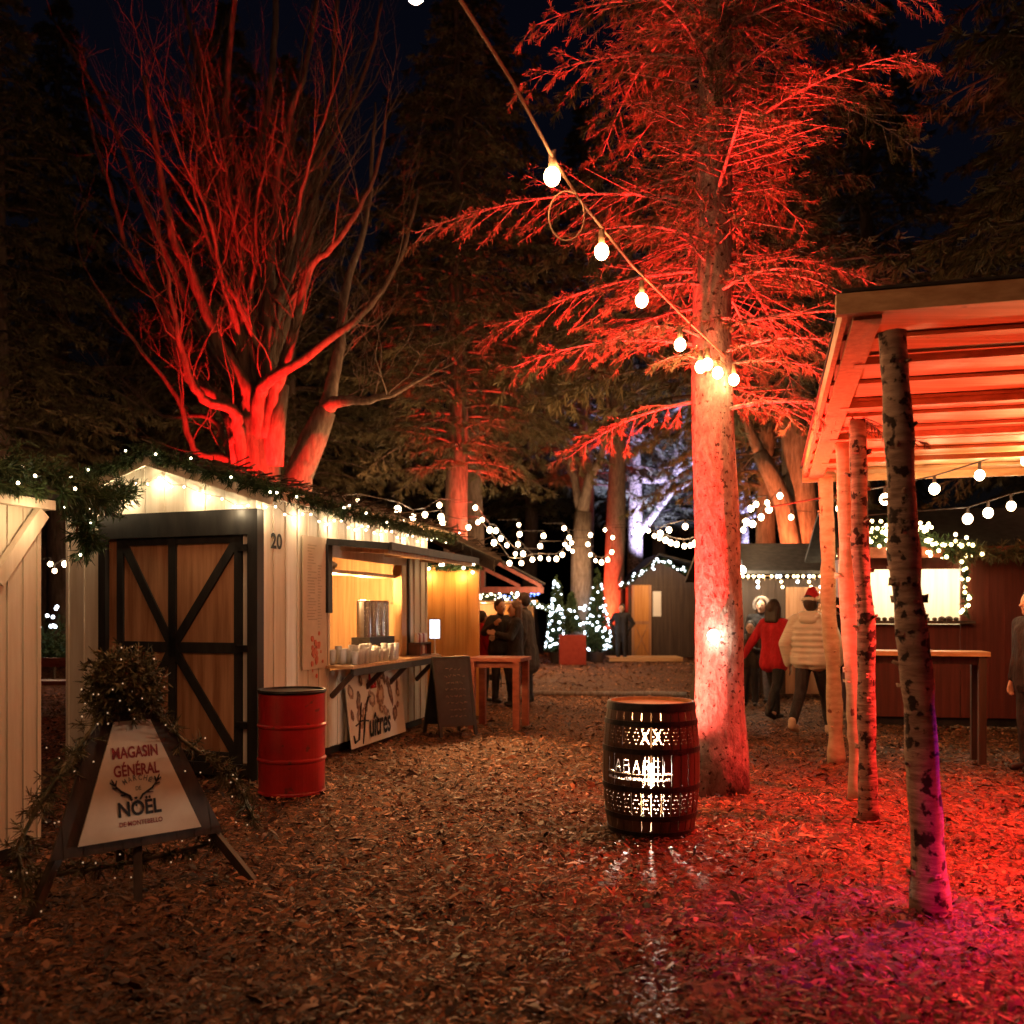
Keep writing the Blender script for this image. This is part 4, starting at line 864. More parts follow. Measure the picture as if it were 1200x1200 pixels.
# ================================================================= FAR CABIN
E0 = V((3.72,30,0))
t = thing('cabin', 'far dark cabin with an open wooden door and white poster', 'cabin', E0)
b = MB(); b.frame(E0, X, NY, Z, (0,4.4), (-.05,0), (.05,2.3))
for s in np.arange(.2,4.4,.3): b.frame(E0, X, NY, Z, (s,s+.03), (.001,.012), (.05,2.3))
b.prism([E0+Z*2.301, E0+X*2.3+Z*2.301, E0+X*.95+Z*3.2], -NY, .05); b.frame(E0, V((0,1,0)), -X, Z, (.05,3), (-.05,0), (.05,2.3)); b.build('wall', 'dark', t)
b = MB(); b.prism([E0-X*.25+NY*.3+Z*2.2, E0+X*.95+NY*.3+Z*3.3, E0+X*.95-NY*3+Z*3.3, E0-X*.25-NY*3+Z*2.2], Z, .06); b.prism([E0+X*.95+NY*.3+Z*3.3, E0+X*4.6+NY*.3+Z*2.35, E0+X*4.6-NY*3+Z*2.35, E0+X*.95-NY*3+Z*3.3], Z, .06); b.build('roof', 'roof', t)
b = MB(); b.frame(E0, X, NY, Z, (.1,.72), (.02,.06), (.1,2.35)); dr_ = b.build('door', 'orange', t)
b = MB(); b.frame(E0, X, NY, Z, (.1,.18), (.061,.08), (.1,2.35)); b.frame(E0, X, NY, Z, (.64,.72), (.061,.08), (.1,2.35)); b.frame(E0, X, NY, Z, (.181,.639), (.061,.08), (1.1,1.2)); b.beam(E0+X*.2+NY*.07+Z*.15, E0+X*.62+NY*.07+Z*1.08, .02,.06, NY); b.beam(E0+X*.62+NY*.075+Z*.15, E0+X*.2+NY*.075+Z*1.08, .02,.06, NY); b.build('cross_brace', 'ply', dr_)
b = MB(); b.frame(E0, X, NY, Z, (.78,1.04), (.02,.03), (1.35,2.15)); b.build('poster', 'paper', t)
garland('light_garland', 'white lights tracing the gable and eave of the far cabin', [E0-X*.25+NY*.34+Z*2.3, E0+X*.95+NY*.34+Z*3.15, E0+X*1.9+NY*.34+Z*2.75, E0+X*3.2+NY*.34+Z*2.75, E0+X*4.3+NY*.34+Z*2.7, E0+X*4.35+NY*.34+Z*3.9], .09, 2, .1, FAIRYC, 95, 'fairy lights', seed=61)
point('door_lamp', E0+X*.9+NY*1.4+Z*2.4, 60, (1,.62,.3), .06)
b = MB(); b.frame(V((2.9,28.6,0)), X, NY, Z, (0,2.2), (-.6,.6), (.02,.14)); o = b.build('platform', 'pinex', None, (2.9,28.6,0)); tag(o, 'low plank step in front of the far cabin', 'step')
# ================================================================= LIT CONIFERS, PLANTER, LOG, BENCH
def lit_tree(label, base, H, Rr, seed, group, n=98, potted=True):
    t = thing('lit_conifer', label, 'tree', base, group); g = random.Random(seed); base = V(base); a0, a1 = [], []
    z0 = .35
    for i in range(520):
        u_ = g.random(); z = z0+(H-z0)*(1-math.sqrt(u_)); r = Rr*(1-(z-z0)/(H-z0))+.04; a = g.uniform(0,2*PI); a0.append(base+V((0,0,z+.1))); a1.append(base+V((r*math.cos(a), r*math.sin(a), z)))
    vs, qs = needle_quads(a0, a1, 22, .1, .022, .8, seed); link('crown', 'fir', t, None, False, vs, quads=qs)
    b = MB(); b.tube([base, base+Z*H*.95], [.05,.012], 7); b.build('trunk', 'barkn', t)
    b = MB(); b.lathe([(.18,0),(.23,.3),(.2,.3),(.19,.05)], base, 14); b.build('pot', 'dark', t)
    for i in range(n):
        u_ = g.random(); z = z0+(H-z0)*(1-math.sqrt(u_*.98)); r = Rr*(1-(z-z0)/(H-z0))+.05; a = g.uniform(-PI,PI)
        child_copy(FAIRYC, 'fairy_light', t, base+V((r*math.cos(a), r*math.sin(a), z)), g.uniform(.75,1.25))
    return t
lit_tree('regular cone shaped conifer covered in white lights beside the grey trunk', (2.55,28.0,0), 2.75, .42, 71, None)
lit_tree('slim leaning conifer in white lights beside the blue lights', (1.32,27.6,0), 2.6, .3, 72, None)
point('tree_glow', (2.4,27.0,1.3), 4, (.85,.92,1), .2); point('tree_glow', (1.15,26.7,1.3), 3, (.85,.92,1), .2); point('string_and_fill_glow', (2.3,20.8,2.7), 90, (1,.45,.17), .1); point('string_and_fill_glow', (3.0,25,3.1), 120, (1,.45,.17), .1)  # tree glows, then added warm fills for the far ground, without bulbs
pl = thing('planter', 'red box planter holding a small dark conifer', 'planter', (1.72,27.0,0)); q = root_loc(pl)
b = MB(); b.box(q+Z*.42, (.72,.72,.84)); 
for e in (-.35,.35): b.box(q+V((e,-.365,.42)), (.06,.03,.84))
b.build('box', 'redplant', pl)
dt = thing('small_conifer', 'small dark conifer growing in the red box planter', 'tree', q+Z*.84); g = random.Random(73); a0, a1 = [], []
for i in range(260):
    z = .1+1.1*g.random()**1.3; r = .36*(1-z/1.3); a = g.uniform(0,6.3); a0.append(q+Z*(.84+z+.08)); a1.append(q+Z*(.84+z)+V((r*math.cos(a), r*math.sin(a), 0)))
vs, qs = needle_quads(a0, a1, 18, .1, .02, .8, 73); link('crown', 'fir', dt, None, False, vs, quads=qs); b = MB(); b.tube([q+Z*.8, q+Z*1.9], [.03,.01], 6); b.build('trunk', 'barkn', dt)
for i in range(7): child_copy(FAIRYC, 'fairy_light', dt, q+V((g.uniform(.1,.4), -.3, g.uniform(.9,1.7))), 1.3)
b = MB(); pts = [V((.25+i*.36, 17.05+.05*math.sin(i*1.3)-.02*i, .035)) for i in range(9)]; b.tube(pts, [.05+.006*math.sin(i*2.1) for i in range(9)], 10, .06); o = b.build('log_edging', 'barkd', None, pts[0], True); tag(o, 'long thin log lying across the path as edging', 'log')
t = thing('bench', 'rough wooden bench seen through the gap between the two white stalls', 'bench', G(66,835)); q = root_loc(t)
b = MB(); b.box(q+Z*.46, (1.6,.4,.06)); b.build('seat', 'redwood', t); b = MB(); b.box(q+V((0,.22,.75)), (1.6,.04,.14)); b.build('backrest', 'redwood', t)
for e in (-.65,.65): b = MB(); b.box(q+V((e,0,.215)), (.07,.36,.43)); b.box(q+V((e,.19,.6)), (.06,.04,.4)); b.build('leg', 'redwood', t)
bs = thing('lit_shrub', 'small shrub with white lights far off in the gap between the stalls', 'shrub', (-9.75,20,0)); q = root_loc(bs); g = random.Random(75); a0, a1 = [], []
for i in range(200):
    d = V((g.gauss(0,1), g.gauss(0,1), abs(g.gauss(.5,1)))).normalized(); a0.append(q+Z*.5); a1.append(q+Z*.5+d*g.uniform(.3,1.1))
vs, qs = needle_quads(a0, a1, 16, .1, .025, .8, 75); link('foliage', 'fir', bs, None, False, vs, quads=qs); b = MB(); b.tube([q, q+Z*.7], .03, 6); b.build('stem', 'barkn', bs)
for i in range(18): child_copy(FAIRYC, 'fairy_light', bs, q+V((g.uniform(-.3,.4), -.7, 1.45+g.uniform(-.25,.3))), 1.2)
point('gap_glow', q+V((1,-2,2)), 12, (1,.6,.3), .1)
# ================================================================= TREES
def conifer(label, base, H, z0, Rr, tr, seed, whorl=.34, per=6, tw=22, npt=26, nl=.07, nw=.009, bark='barkn', needle='needle', group=None, top=1.0, bare=0, lean=(0,0), side=2, br=.13, tn=14, var=(.6,1.12), skip=0, inner=None, roots=0):
    base = V(base); g = random.Random(seed); t = thing('conifer_tree', label, 'tree', base, group)
    b = MB(); k = 40; pts = [base+V((lean[0]*i/k+.03*math.sin(i*.4+seed), lean[1]*i/k+.03*math.cos(i*.33+seed), H*top*i/k-(.05 if i == 0 else 0))) for i in range(k+1)]
    rr = [tr*(1-.86*(i/k)**1.1)*(1+.28*max(0,1-i/2.2)) for i in range(k+1)]
    fine, fr_ = [], []
    for i in range(k):
        for j in range(3 if tn > 20 else 1): pass
    b.tube(pts, rr, tn, .025 if tn <= 20 else .045)
    at = lambda z: pts[min(k, max(0, int(z/(H*top)*k)))]
    n0, n1 = [], []; z = z0
    while z < H-.15:
        for i in range(per):
            u_ = (z-z0)/(H-z0); L = Rr*(1-u_)**.75*g.uniform(*var)
            if g.random() < skip: continue
            if u_ < .1: L *= .55+4*u_
            a = 2*PI*(i+g.uniform(-.35,.35))/per+z*2.4; dz = g.uniform(-.12,.16); up, dn = g.uniform(.02,.3), g.uniform(.25,.5)
            o = at(z+dz); dh = V((math.cos(a), math.sin(a), 0)); sd = V((-dh.y, dh.x, 0)); m = 7; cur = g.uniform(-.16,.16)
            bp = [V((o.x,o.y,base.z+z+dz))+dh*(L*j/m)+sd*cur*L*(j/m)**2+Z*(L*(up*(j/m)-dn*(j/m)**2)) for j in range(m+1)]
            b.tube(bp, [max(.004, tr*br*(1-j/m)**.8*min(1,L)) for j in range(m+1)], 5, caps=False)
            nt_ = max(4, int(tw*L/Rr)+3)
            for q in range(nt_):
                f = .16+.84*(q+g.random())/nt_; e = 1 if q % 2 else -1; j = min(m-1, int(f*m)); p = bp[j].lerp(bp[j+1], f*m-j); d = (bp[j+1]-bp[j]).normalized()
                tl_ = L*.36*(1.08-f*.85)*g.uniform(.5,1.2)+.05; td = (d*.65+sd*e*g.uniform(.5,1)+Z*g.uniform(-.35,.12)).normalized(); p2 = p+td*tl_-Z*.06*tl_
                b.tube([p, p2], [.006,.003], 3, caps=False)
                if g.random() >= bare: 
                    n0.append(p); n1.append(p2)
                    for _ in range(side):                                     # side twiglets
                        f2 = g.uniform(.3,.9); pp = p.lerp(p2,f2); d3 = (td+sd*g.uniform(-1,1)+Z*g.uniform(-.5,.2)).normalized(); n0.append(pp); n1.append(pp+d3*tl_*.4)
        z += whorl*g.uniform(.8,1.2)
    if inner:                                                            # short bushy shoots that hide the upper stem
        z = inner
        while z < H-.5:
            for i in range(9):
                a = g.uniform(0,2*PI); o = at(z); d = V((math.cos(a), math.sin(a), g.uniform(-.3,.5))).normalized(); L = g.uniform(.3,.85); p = V((o.x,o.y,base.z+z)); e = p+d*L-Z*.12*L
                b.tube([p, e], [.011,.004], 4, caps=False)
                for q in range(7):
                    f = g.uniform(.25,1); pp = p.lerp(e, f); d2 = (d+V((g.gauss(0,.7), g.gauss(0,.7), g.gauss(-.1,.4)))).normalized(); n0.append(pp); n1.append(pp+d2*g.uniform(.12,.3))
            z += .16
    for i in range(roots):
        a = 2*PI*(i+g.uniform(-.3,.3))/roots; d = V((math.cos(a), math.sin(a), 0)); b.tube([base+d*tr*.72+Z*.34, base+d*tr*1.02+Z*.12, base+d*tr*1.4+Z*.02, base+d*tr*2.0-Z*.06], [tr*.3, tr*.4, tr*.3, tr*.1], 9, .06)
    b.build('trunk', bark, t, smooth=True)
    vs, qs = needle_quads([tuple(p) for p in n0], [tuple(p) for p in n1], npt, nl, nw, .55, seed, .2)
    link('crown', needle, t, None, False, vs, quads=qs)
    return t
def copy_tree(src, loc, label, scale, rz, group=None):
    r = src.copy(); COL.objects.link(r); r.location = loc; r.scale = (scale,)*3; r.rotation_euler = (0,0,rz); r['label'] = label
    if group: r['group'] = group
    for ch in src.children:
        c = ch.copy(); COL.objects.link(c); c.parent = r
    return r
spr = conifer('tall spruce lit red from below in the middle of the yard', (1.77,8.1,0), 14, 3.3, 2.45, .215, 101, whorl=.36, per=7, tw=24, npt=18, nl=.052, nw=.0065, bark='bark', needle='needler', tn=28, lean=(-.05,.1), side=3, br=.1, var=(.3,1.2), skip=.24, inner=4.5, roots=0)
conifer('brown barked conifer with a red streak behind the yellow hut', (-1.18,20.2,0), 15, 4.6, 3.6, .3, 102, whorl=.42, per=6, tw=20, npt=12, nl=.13, nw=.02, needle='needler')
cf = conifer('dark tall conifer rising behind the dark red stall', (11.2,18.0,0), 14, 4.4, 3.6, .28, 103, whorl=.42, per=6, tw=18, npt=13, nl=.14, nw=.022, needle='needler')
copy_tree(cf, (3.0,14.0,0), 'dark conifer with hanging boughs right behind the red spruce', 1.1, 2.0)
copy_tree(cf, (-5.6,23.5,0), 'dark conifer behind the red lit spreading tree', 1.1, 4.1)
copy_tree(cf, (6.1,22.5,0), 'dark conifer between the middle stall and the orange trunks', 1.0, .7)
copy_tree(cf, (-11.5,21.0,0), 'dark conifer at the left above the first stall', 1.15, 1.2)
copy_tree(cf, (6.9,10.6,0), 'dark conifer reaching in over the open shelter from the right', 1.0, 3.3)
copy_tree(cf, (-1.2,27,0), 'tall dark conifer far behind the brown conifer', 1.5, 2.7)
for x, y, sc_, rz_, lb in ((-8.2,27,1.35,.4,'dark conifer second from the left behind the spreading tree'),(-14.5,30,1.5,2.2,'dark conifer far off at the left edge of the picture'),(2.7,35,1.45,5.1,'tall dark conifer far behind the grey forked trunk'),(10.2,27,1.4,1.9,'tall dark conifer behind the pale blue lit bare tree'),(14.5,25,1.5,3.9,'dark conifer at the far right behind the shelter')):
    copy_tree(cf, (x,y,0), lb, sc_, rz_)
g = random.Random(110)
for i in range(13):
    x = -30+60*i/12+g.uniform(-1.5,1.5); y = 40+g.uniform(-3,8); copy_tree(cf, (x,y,0), 'barely visible dark conifer in the black wood behind the stalls', g.uniform(1.0,1.4), g.uniform(0,6), 'dark conifers at the back')
# spreading tree: limbs given as picture points plus depth
def limb(b, pts, d0, d1, r0, r1, seed, twigs=10):
    g = random.Random(seed); n = len(pts); P3 = []
    for i, (x, y) in enumerate(pts): P3.append(W(x, y, d0+(d1-d0)*i/(n-1)))
    sm = []
    for i in range(n-1):                                                 # Catmull-Rom
        p0, p1, p2, p3 = P3[max(0,i-1)], P3[i], P3[i+1], P3[min(n-1,i+2)]
        for k in range(5):
            t = k/5; sm.append(.5*((2*p1)+(p2-p0)*t+(2*p0-5*p1+4*p2-p3)*t*t+(3*p1-p0-3*p2+p3)*t**3)+V((g.gauss(0,.012),g.gauss(0,.012),g.gauss(0,.01))))
    sm.append(P3[-1]); N_ = len(sm); rr = [r0+(r1-r0)*(i/(N_-1))**.8 for i in range(N_)]
    b.tube(sm, rr, 9, .05)
    def grow(p, d, L, r, lev):
        q = [p]; k = 6; dd = d
        for i in range(k):
            dd = (dd+V((g.gauss(0,.16), g.gauss(0,.16), g.gauss(.1,.12)))).normalized(); q.append(q[-1]+dd*L/k)
        b.tube(q, [r*(1-.75*i/k) for i in range(k+1)], 5, caps=False)
        if lev:
            for i in range(2+lev):
                j = g.randrange(2, k+1); e = (dd+V((g.gauss(0,.6), g.gauss(0,.6), g.gauss(.15,.4)))).normalized(); grow(q[j], e, L*g.uniform(.4,.7), r*.45, lev-1)
    for i in range(twigs):
        j = g.randrange(N_//5, N_); d = (sm[j]-sm[j-1]).normalized() if j else Z
        e = (d*1.1+V((g.gauss(0,.55), g.gauss(0,.55), g.gauss(.25,.3)))).normalized(); grow(sm[j], e, g.uniform(.6,1.7), min(.014, rr[j]*.4), 2)
t1 = thing('spreading_tree', 'big bare spreading tree lit red from below behind hut 20', 'tree', (-4.32,16,0))
b = MB(); k = [(303,700),(303,600),(302,555),(297,500),(296,470)]
p3 = [V((-4.32,16,-.05))]+[W(x,y,16) for x,y in k[1:]]; b.tube(p3, [.48,.4,.38,.37,.3], 18, .05); b.tube([W(285,545,15.9), W(279,505,15.8), W(262,470,15.7)], [.2,.17,.12], 12, .05); b.tube([W(318,545,15.9), W(322,500,15.8), W(330,450,15.7)], [.2,.17,.13], 12, .05)
b.build('trunk', 'barkn', t1, smooth=True)
LIMBS = [([(279,505),(272,480),(233,462),(215,420),(205,370),(190,300)],15.8,14.6,.12,.02),
 ([(292,480),(289,453),(254,397),(226,322),(202,275),(185,190),(170,90)],15.9,15.2,.16,.03),
 ([(294,475),(286,434),(283,373),(286,280),(279,196),(265,154),(268,70),(278,-40)],15.9,16.0,.15,.04),
 ([(310,470),(316,415),(314,299),(324,261),(325,196),(335,163),(345,117),(358,80),(378,-40)],15.9,15.6,.13,.03),
 ([(322,460),(331,434),(345,387),(363,317),(396,280),(433,219),(455,130)],15.8,14.8,.12,.02),
 ([(303,470),(312,448),(335,434),(387,397),(433,359),(470,299),(490,220)],15.8,14.5,.12,.02),
 ([(345,300),(350,255),(359,210),(396,154),(428,84),(448,0)],15.6,15.9,.09,.02),
 ([(262,470),(223,443),(200,383),(181,341),(149,289),(122,200),(100,120)],15.7,16.6,.11,.02),
 ([(268,540),(228,527),(209,467),(158,401),(105,325)],16.3,15.4,.08,.015),
 ([(272,540),(247,490),(190,487),(140,440)],16.2,17,.07,.015),
 ([(300,440),(305,330),(300,200),(318,90),(325,-40)],16.3,17,.13,.04),
 ([(290,450),(262,340),(245,230),(240,120),(215,0)],16.4,17.4,.12,.03),
 ([(312,440),(352,330),(372,210),(390,100),(395,-30)],16.4,17.5,.12,.03),
 ([(282,470),(240,400),(170,240),(120,120),(60,20)],16.5,18,.1,.02)]
for i, (p, d0, d1, r0, r1) in enumerate(LIMBS):
    b = MB(); q0 = p[0]; p = [(300+(q0[0]-300)*.55, q0[1]+52)]+p; limb(b, p, d0, d1, r0*1.2, r1*1.1, 200+i, 8); b.build('limb', 'barkn', t1, smooth=True)
gx = random.Random(77); b = None
for i in range(24):
    x0, y0 = gx.uniform(278,322), gx.uniform(400,480); x3 = 300+gx.uniform(-1,1)*165; y3 = gx.uniform(-60,180)+abs(x3-300)*.6; k_ = gx.uniform(.25,.5)
    mid = lambda f: (x0+(x3-x0)*(f**1.35)+gx.uniform(-5,5), y0+(y3-y0)*f)
    dd = gx.uniform(-1.6,1.6); b = MB(); limb(b, [(x0,y0), mid(.2), mid(.42), mid(.63), mid(.82), (x3,y3)], 16, 16+dd, gx.uniform(.035,.075), .008, 400+i, 9); b.build('limb', 'barkn', t1, smooth=True)
t2 = thing('leaning_tree', 'leaning brown trunk just right of the red spreading tree', 'tree', (-3.5,15.2,0))
b = MB(); b.tube([V((-3.5,15.2,-.05)), W(349,560,15.2), W(368,513,15.2), W(382,481,15.2)], [.27,.24,.21,.17], 14, .05); b.build('trunk', 'barkd', t2, smooth=True)
for i, (p, d1) in enumerate((([(382,481),(396,471),(425,470),(461,460),(500,440)],14.2),([(382,481),(396,420),(405,340),(430,250),(440,120)],15.8))): b = MB(); limb(b, p, 15.2, d1, .13, .02, 230+i, 7); b.build('limb', 'barkd', t2, smooth=True)
def bare_tree(label, base, pts, d, r0, r1, limbs, seed, mat='barkd'):
    t = thing('bare_tree', label, 'tree', base); b = MB(); P3 = [V(base)-Z*.05]+[W(x,y,d) for x,y in pts]; b.tube(P3, [r0+(r1-r0)*i/(len(P3)-1) for i in range(len(P3))], 14, .05); b.build('trunk', mat, t, smooth=True)
    for i, (lp_, dd, a, c) in enumerate(limbs): b = MB(); limb(b, lp_, d, dd, a, c, seed+i, 6); b.build('limb', mat, t, smooth=True)
    return t
bare_tree('pale grey forked trunk behind the bulb garlands', (2.1,28.6,0), [(681,650),(683,600)], 28.6, .36, .26, [([(683,600),(690,565),(705,530),(712,470)],28,.22,.05),([(682,605),(672,560),(660,500),(650,420)],29.5,.17,.04)], 240)
bare_tree('trunk lit red on its left beside the far cabin', (3.3,31,0), [(722,600),(724,520),(722,430)], 31, .36, .2, [([(722,470),(735,400),(740,300)],32,.16,.03),([(722,500),(705,430),(690,330)],32,.14,.03)], 250)
bare_tree('trunk lit pale blue with bright branches behind the far cabin', (4.72,36,0), [(744,640),(744,560),(742,500),(738,440)], 36, .34, .18, [([(744,630),(765,605),(785,580),(808,565)],35.4,.2,.07),([(768,602),(778,575),(795,545),(812,525)],35.4,.16,.06),([(744,560),(775,562),(800,548),(822,535)],35.4,.2,.07),([(742,520),(760,505),(790,480),(815,470)],35.4,.18,.06),([(742,500),(735,460),(745,400)],36,.2,.06),([(790,565),(792,540),(800,500),(805,470)],35.4,.13,.05)], 260, 'birch')
bare_tree('pale blue lit bare tree seen just right of the spruce trunk', (8.3,34,0), [(872,640),(872,600)], 34, .22, .14, [([(872,600),(885,580),(900,560),(915,540)],33.4,.16,.05),([(872,600),(868,570),(885,540),(905,520)],33.4,.16,.05),([(872,610),(890,600),(905,585)],33.4,.12,.04),([(872,605),(860,575),(850,540)],34,.14,.05)], 270, 'birch')
bare_tree('orange lit trunk with straight stem behind the dark brown stall', (6.15,20.5,0), [(941,640),(938,580),(934,520),(930,450)], 20.5, .44, .3, [([(932,480),(950,400),(960,300)],21,.2,.05)], 280, 'barkn')
bare_tree('orange lit trunk leaning left behind the dark brown stall', (5.75,20.2,0), [(927,640),(918,590),(903,555),(890,530)], 20.2, .25, .16, [([(890,530),(875,490),(868,430),(850,340)],20.5,.14,.03)], 290, 'barkn')
# ================================================================= FESTOON LIGHTS
MAINB = ball_mesh('bulb', .043, 'bulb', 14, 10, (1,1,1.15)); BACKB = ball_mesh('bulb', .055, 'bulb', 14, 10, (1,1,1.15)); OVERB = ball_mesh('bulb', .043, 'bulbover', 14, 10, (1,1,1.15))
cab = [W(470,-60,3.0)+V((-.1,-.9,.35)), W(540,0,4.1), W(600,95,4.55), W(652,192,5.0), W(680,235,5.35), W(740,310,6.2), W(800,370,7.1), W(850,418,7.95)]
mb_ = [W(647,207,4.97), W(705,295,5.7), W(752,352,6.4), W(797,404,7.05), W(821,430,7.4), W(829,427,7.6), W(841,437,7.75), W(860,445,7.85)]
c = MB(); c.tube(cab, .009, 6); c.tube([W(672,222,5.2)]+[W(664+21*math.cos(a), 253-29*math.sin(a), 5.15+.04*math.sin(a*.5)) for a in np.linspace(1.0, 2*PI+.6, 26)]+[W(680,232,5.33)], .0045, 5)
for q in mb_: c.tube([q+Z*.13, q+Z*.045], .019, 8); 
for i, q in enumerate(mb_[:4]): c.tube([q+Z*.13, q+Z*.13+V((.02,.04,.03))], .006, 4)
o = c.build('string_lights', 'ropewhite', None, cab[-1], True); tag(o, 'main string of bare bulbs running from overhead to the red spruce', 'string lights')
for q in mb_: child_copy(MAINB, 'bulb', o, q)
ov = festoon('string_lights', 'overhead bulb string with one bulb at the top edge of the picture', [V((-7.5,6.2,4.9)), V((-4.3,5.1,4.6)), V((-2,3.8,4.3)), W(455,-30,4.6), W(490,-14,4.6), W(640,-60,4.6), V((4,4.6,4.6))], [W(487,-9,4.6), V((-2,3.8,4.15)), V((-3.3,4.6,4.3)), V((-4.4,5.12,4.45))], mesh=OVERB)
bk = festoon('string_lights', 'bulb string crossing above the near ground behind the camera', [V((-7,.4,4.3)), V((-3,.9,4.1)), V((0,1.0,4.0)), V((4,.7,4.3))], [V((-4.6,.7,4.05)), V((-3,.9,3.95)), V((-1.5,.95,3.9)), V((.2,1.0,3.86))], mesh=BACKB)
def far_string(label, pix, d0, d1, ends=((-25,-6),(25,-6)), lights=2, lp=5):
    lp *= 2.6
    n = len(pix); bl = [W(x, y, d0+(d1-d0)*i/max(1,n-1)) for i, (x,y) in enumerate(pix)]
    pts = [W(pix[0][0]+ends[0][0], pix[0][1]+ends[0][1], d0)]+[p+Z*.13 for p in bl]+[W(pix[-1][0]+ends[1][0], pix[-1][1]+ends[1][1], d1)]
    festoon('string_lights', label, pts, bl)
    for i in range(lights): point('string_and_fill_glow', bl[int((i+.5)*n/lights)]-Z*.12-V((0,.05,0)), lp, (1,.52,.22), .05)
far_string('bulb string above the roof of hut 20 ending at the brown trunk', [(419,588),(466,597),(484,606),(498,603),(515,592)], 15, 19, lights=3, lp=7)
far_string('short bulb string low over the eave of hut 20', [(457,626),(468,615),(517,606),(519,612),(549,618)], 14.2, 18.5)
far_string('bulb string swagging right from the brown trunk', [(557,595),(565,609),(574,621),(581,622),(587,631),(594,639),(604,649),(613,649)], 19.5, 23, lights=3, lp=8)
far_string('bulb string below it meeting the middle swag', [(560,612),(579,636),(597,660),(611,660),(624,655)], 20, 24)
far_string('tight bulb swag to the left of the grey forked trunk', [(608,615),(609,626),(607,638),(624,656),(633,654),(643,655),(652,655),(659,650),(666,642),(670,636)], 23, 25, lights=3, lp=8)
far_string('steep bulb string hanging beside the grey forked trunk', [(661,619),(667,630),(662,638),(671,646)], 25, 26)
far_string('small pair of bulbs between two swags', [(637,628),(633,640)], 24, 24, lights=1)
far_string('looping bulb string between the grey and the red lit trunk', [(692,627),(689,638),(692,650),(698,657),(705,659),(712,656),(717,647),(718,630),(709,621)], 26, 26, lights=2, lp=8)
far_string('straight bulb string from the pale blue trunk to the spruce', [(743,624),(746,617),(760,622),(774,625),(784,621),(803,617)], 24, 18)
far_string('lower bulb string curving to the spruce trunk', [(767,628),(773,631),(780,633),(786,636),(793,638),(802,640),(809,639),(815,637)], 22, 17)
far_string('crowded bulb strings right of the spruce below the orange trunk', [(871,621),(874,612),(882,614),(880,596),(886,591),(899,589),(901,597),(892,606),(914,581),(927,606)], 16, 17.5, lights=2, lp=2)
far_string('two stacked bulbs seen between the shelter poles', [(984,596),(984,609)], 15, 15, ends=((-40,-10),(40,-10)), lights=1)
far_string('bulb string under the shelter roof at the right', [(1037,585),(1095,573),(1148,557),(1202,540)], 9.6, 8.6, ends=((-140,10),(90,-30)), lights=2, lp=4)
far_string('lower bulb string over the dark red stall', [(1134,608),(1158,601),(1185,593),(1225,585)], 10.5, 9.8, ends=((-120,-4),(90,-20)), lights=1, lp=4)
far_string('three bulbs far off in the gap between the stalls', [(59,661),(64,669),(76,661)], 20, 20, lights=1)
tl_ = thing('trunk_lamp', 'bare bright lamp fixed to the spruce trunk', 'lamp', W(836,745,7.82)); q = root_loc(tl_)
b = MB(); b.ball(q, .05, 12, 9); b.build('globe', 'lamp', tl_); b = MB(); b.tube([q+V((.0,.07,.03)), q+V((0,.035,.015))], .025, 8); b.build('socket', 'iron', tl_); point('lamp_glow', q+V((-.01,-.13,-.03)), 2.2, (1,.75,.42), .05)
# ================================================================= COLOURED FLOODS AND ADDED FILLS
RED = (1,.022,.012); REDO = (1,.07,.025)
def flood(label, loc, target, w, color, angle, blend=.8, fixture=True, r=.05):
    loc, target = V(loc), V(target); d = (target-loc).normalized()
    if fixture:
        t = thing('flood_light', label, 'flood light', (loc.x,loc.y,0)); q = loc-d*.09; b = MB(); b.beam(q-d*.07, q+d*.05, .2, .15); b.build('housing', 'iron', t); b = MB(); b.tube([V((loc.x-.13,loc.y,0)), V((loc.x-.13,loc.y,q.z)), q, V((loc.x+.13,loc.y,q.z)), V((loc.x+.13,loc.y,0))], .012, 6); b.build('bracket', 'iron', t)
    return spot('flood', loc, target, w, color, angle, blend, r)
flood('red flood light behind the barrel at the foot of the spruce', (.97,7.75,.2), (1.72,8.05,2.6), 1300, (1,.1,.07), 105, .9)
spot('flood', (.97,7.7,.22), (1.6,8.0,6.5), 11000, (1,.013,.012), 62, .8)
spot('flood', (2.75,9.3,.25), (2.0,8.3,7.0), 9000, (1,.018,.012), 52, .8)
flood('red flood light behind hut 20 aimed up the spreading tree', (-3.75,14.5,.3), (-4.2,15.95,6.0), 15000, (1,.012,.01), 46, 1)
flood('red flood light near the brown conifer', (-.35,18.9,.3), (-1.15,20.1,6.5), 7000, RED, 36, .8)
flood('red flood light by the far red trunk', (2.5,30.4,.3), (3.2,31,4.5), 3000, REDO, 80, .8)
flood('blue flood light behind the far cabin', (5.2,34.0,2.8), (5.6,36,6.5), 8000, (.4,.45,1), 84, .8, False)
flood('blue flood light far right of the spruce', (9.2,32.2,2.4), (8.4,34,5.5), 5000, (.35,.42,1), 84, .8, False)
flood('orange flood light behind the dark brown stall', (5.3,18.9,2.2), (6.0,20.4,4.5), 1500, (1,.2,.06), 110, .8, False)
point('trunk_glow', (1.6,27.2,2.9), 60, (1,.55,.28), .1)
point('string_and_fill_glow', (-.9,15.2,3.9), 130, (1,.45,.18), .1)  # added fill on the brown conifer, no bulb here
for q_, w_ in (((-7.5,19.0,3.6),75),((-3.0,21.5,4.2),65),((2.6,18.5,4.0),55),((8.8,15.6,4.2),65)): point('string_and_fill_glow', q_, w_, (1,.4,.18), .15)  # added fills lifting the dark wood behind, no bulbs here
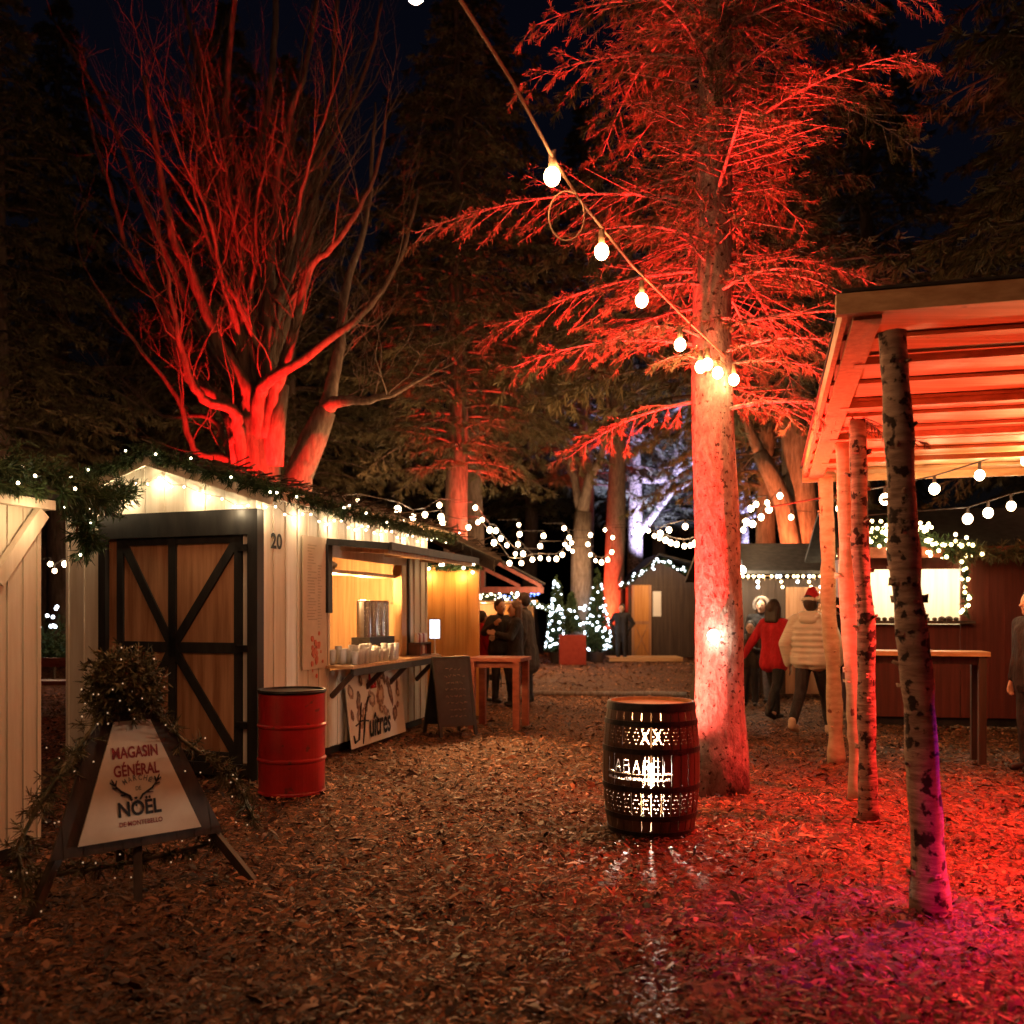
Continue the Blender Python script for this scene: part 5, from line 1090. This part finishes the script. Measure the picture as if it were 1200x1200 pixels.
# floods of the shelter, right of the frame, with added fill lights
flood('red flood light standing right of the shelter', (4.7,5.0,1.3), (3.3,4.9,0), 2900, (1,.035,.035), 62, 1)
spot('flood', (3.75,6.7,2.9), (3.4,6.6,0), 2300, (1,.035,.03), 106, 1)  # added downlight without a fixture, reddens the ground beneath
spot('flood', (5.2,6.4,.5), (3.3,6.6,3.1), 640, (1,.09,.03), 100, .9)
point('string_and_fill_glow', (4.6,8.6,2.3), 40, (1,.42,.14), .1); point('string_and_fill_glow', (2.3,8.9,2.9), 45, (1,.42,.14), .1)  # warm fills added at the shelter back and poles, not actual bulbs
point('string_and_fill_glow', (1.3,7.3,3.3), 22, (1,.42,.15), .1); point('string_and_fill_glow', (-.4,11.6,3.2), 90, (1,.42,.15), .1); point('string_and_fill_glow', (.6,15.0,3.6), 110, (1,.42,.15), .1)  # first beside the main string; the others are added yard fills without bulbs
flood('violet flood light standing behind the shelter poles', (3.55,5.4,1.9), (2.2,4.87,.45), 230, (.75,.02,.9), 36, .9, False)
spot('flood', (3.0,2.6,1.9), (2.5,3.5,0), 560, (1,.0,.17), 80, 1, .1)
# ================================================================= SKY, CAMERA, RENDER
w = bpy.data.worlds.new('World'); S.world = w; w.use_nodes = True; nt = w.node_tree; bg = nt.nodes['Background']
sk = nt.nodes.new('ShaderNodeTexSky'); sk.sky_type = 'NISHITA'; sk.sun_disc = False; sk.sun_elevation = R(-4); sk.sun_rotation = R(120)
mx = nt.nodes.new('ShaderNodeMixRGB'); mx.blend_type = 'MULTIPLY'; mx.inputs['Fac'].default_value = 1; mx.inputs['Color2'].default_value = (.55,.6,1,1)
nt.links.new(sk.outputs['Color'], mx.inputs['Color1']); nt.links.new(mx.outputs['Color'], bg.inputs['Color']); bg.inputs['Strength'].default_value = .22
cd = bpy.data.cameras.new('camera'); cam = bpy.data.objects.new('camera', cd); COL.objects.link(cam); S.camera = cam
cam.location = (0,0,EYE); cam.rotation_euler = (R(90),0,0); cd.sensor_width = 36; cd.sensor_fit = 'HORIZONTAL'; cd.lens = 36*F/1200; cd.shift_y = (HY-600)/1200
cd.clip_end = 500; cd.clip_start = .05; cd.dof.use_dof = True; cd.dof.focus_distance = 7.2; cd.dof.aperture_fstop = 1.8
S.view_settings.view_transform = 'Standard'; S.view_settings.look = 'None'; S.view_settings.exposure = 0; S.view_settings.gamma = 1
cy = S.cycles; cy.use_denoising = True; cy.max_bounces = 5; cy.diffuse_bounces = 2; cy.glossy_bounces = 2; cy.transmission_bounces = 4; cy.sample_clamp_indirect = 3; cy.sample_clamp_direct = 0
cy.use_light_tree = True; cy.caustics_reflective = False; cy.caustics_refractive = False
try: cy.denoiser = 'OPENIMAGEDENOISE'; cy.denoising_prefilter = 'ACCURATE'
except Exception: pass
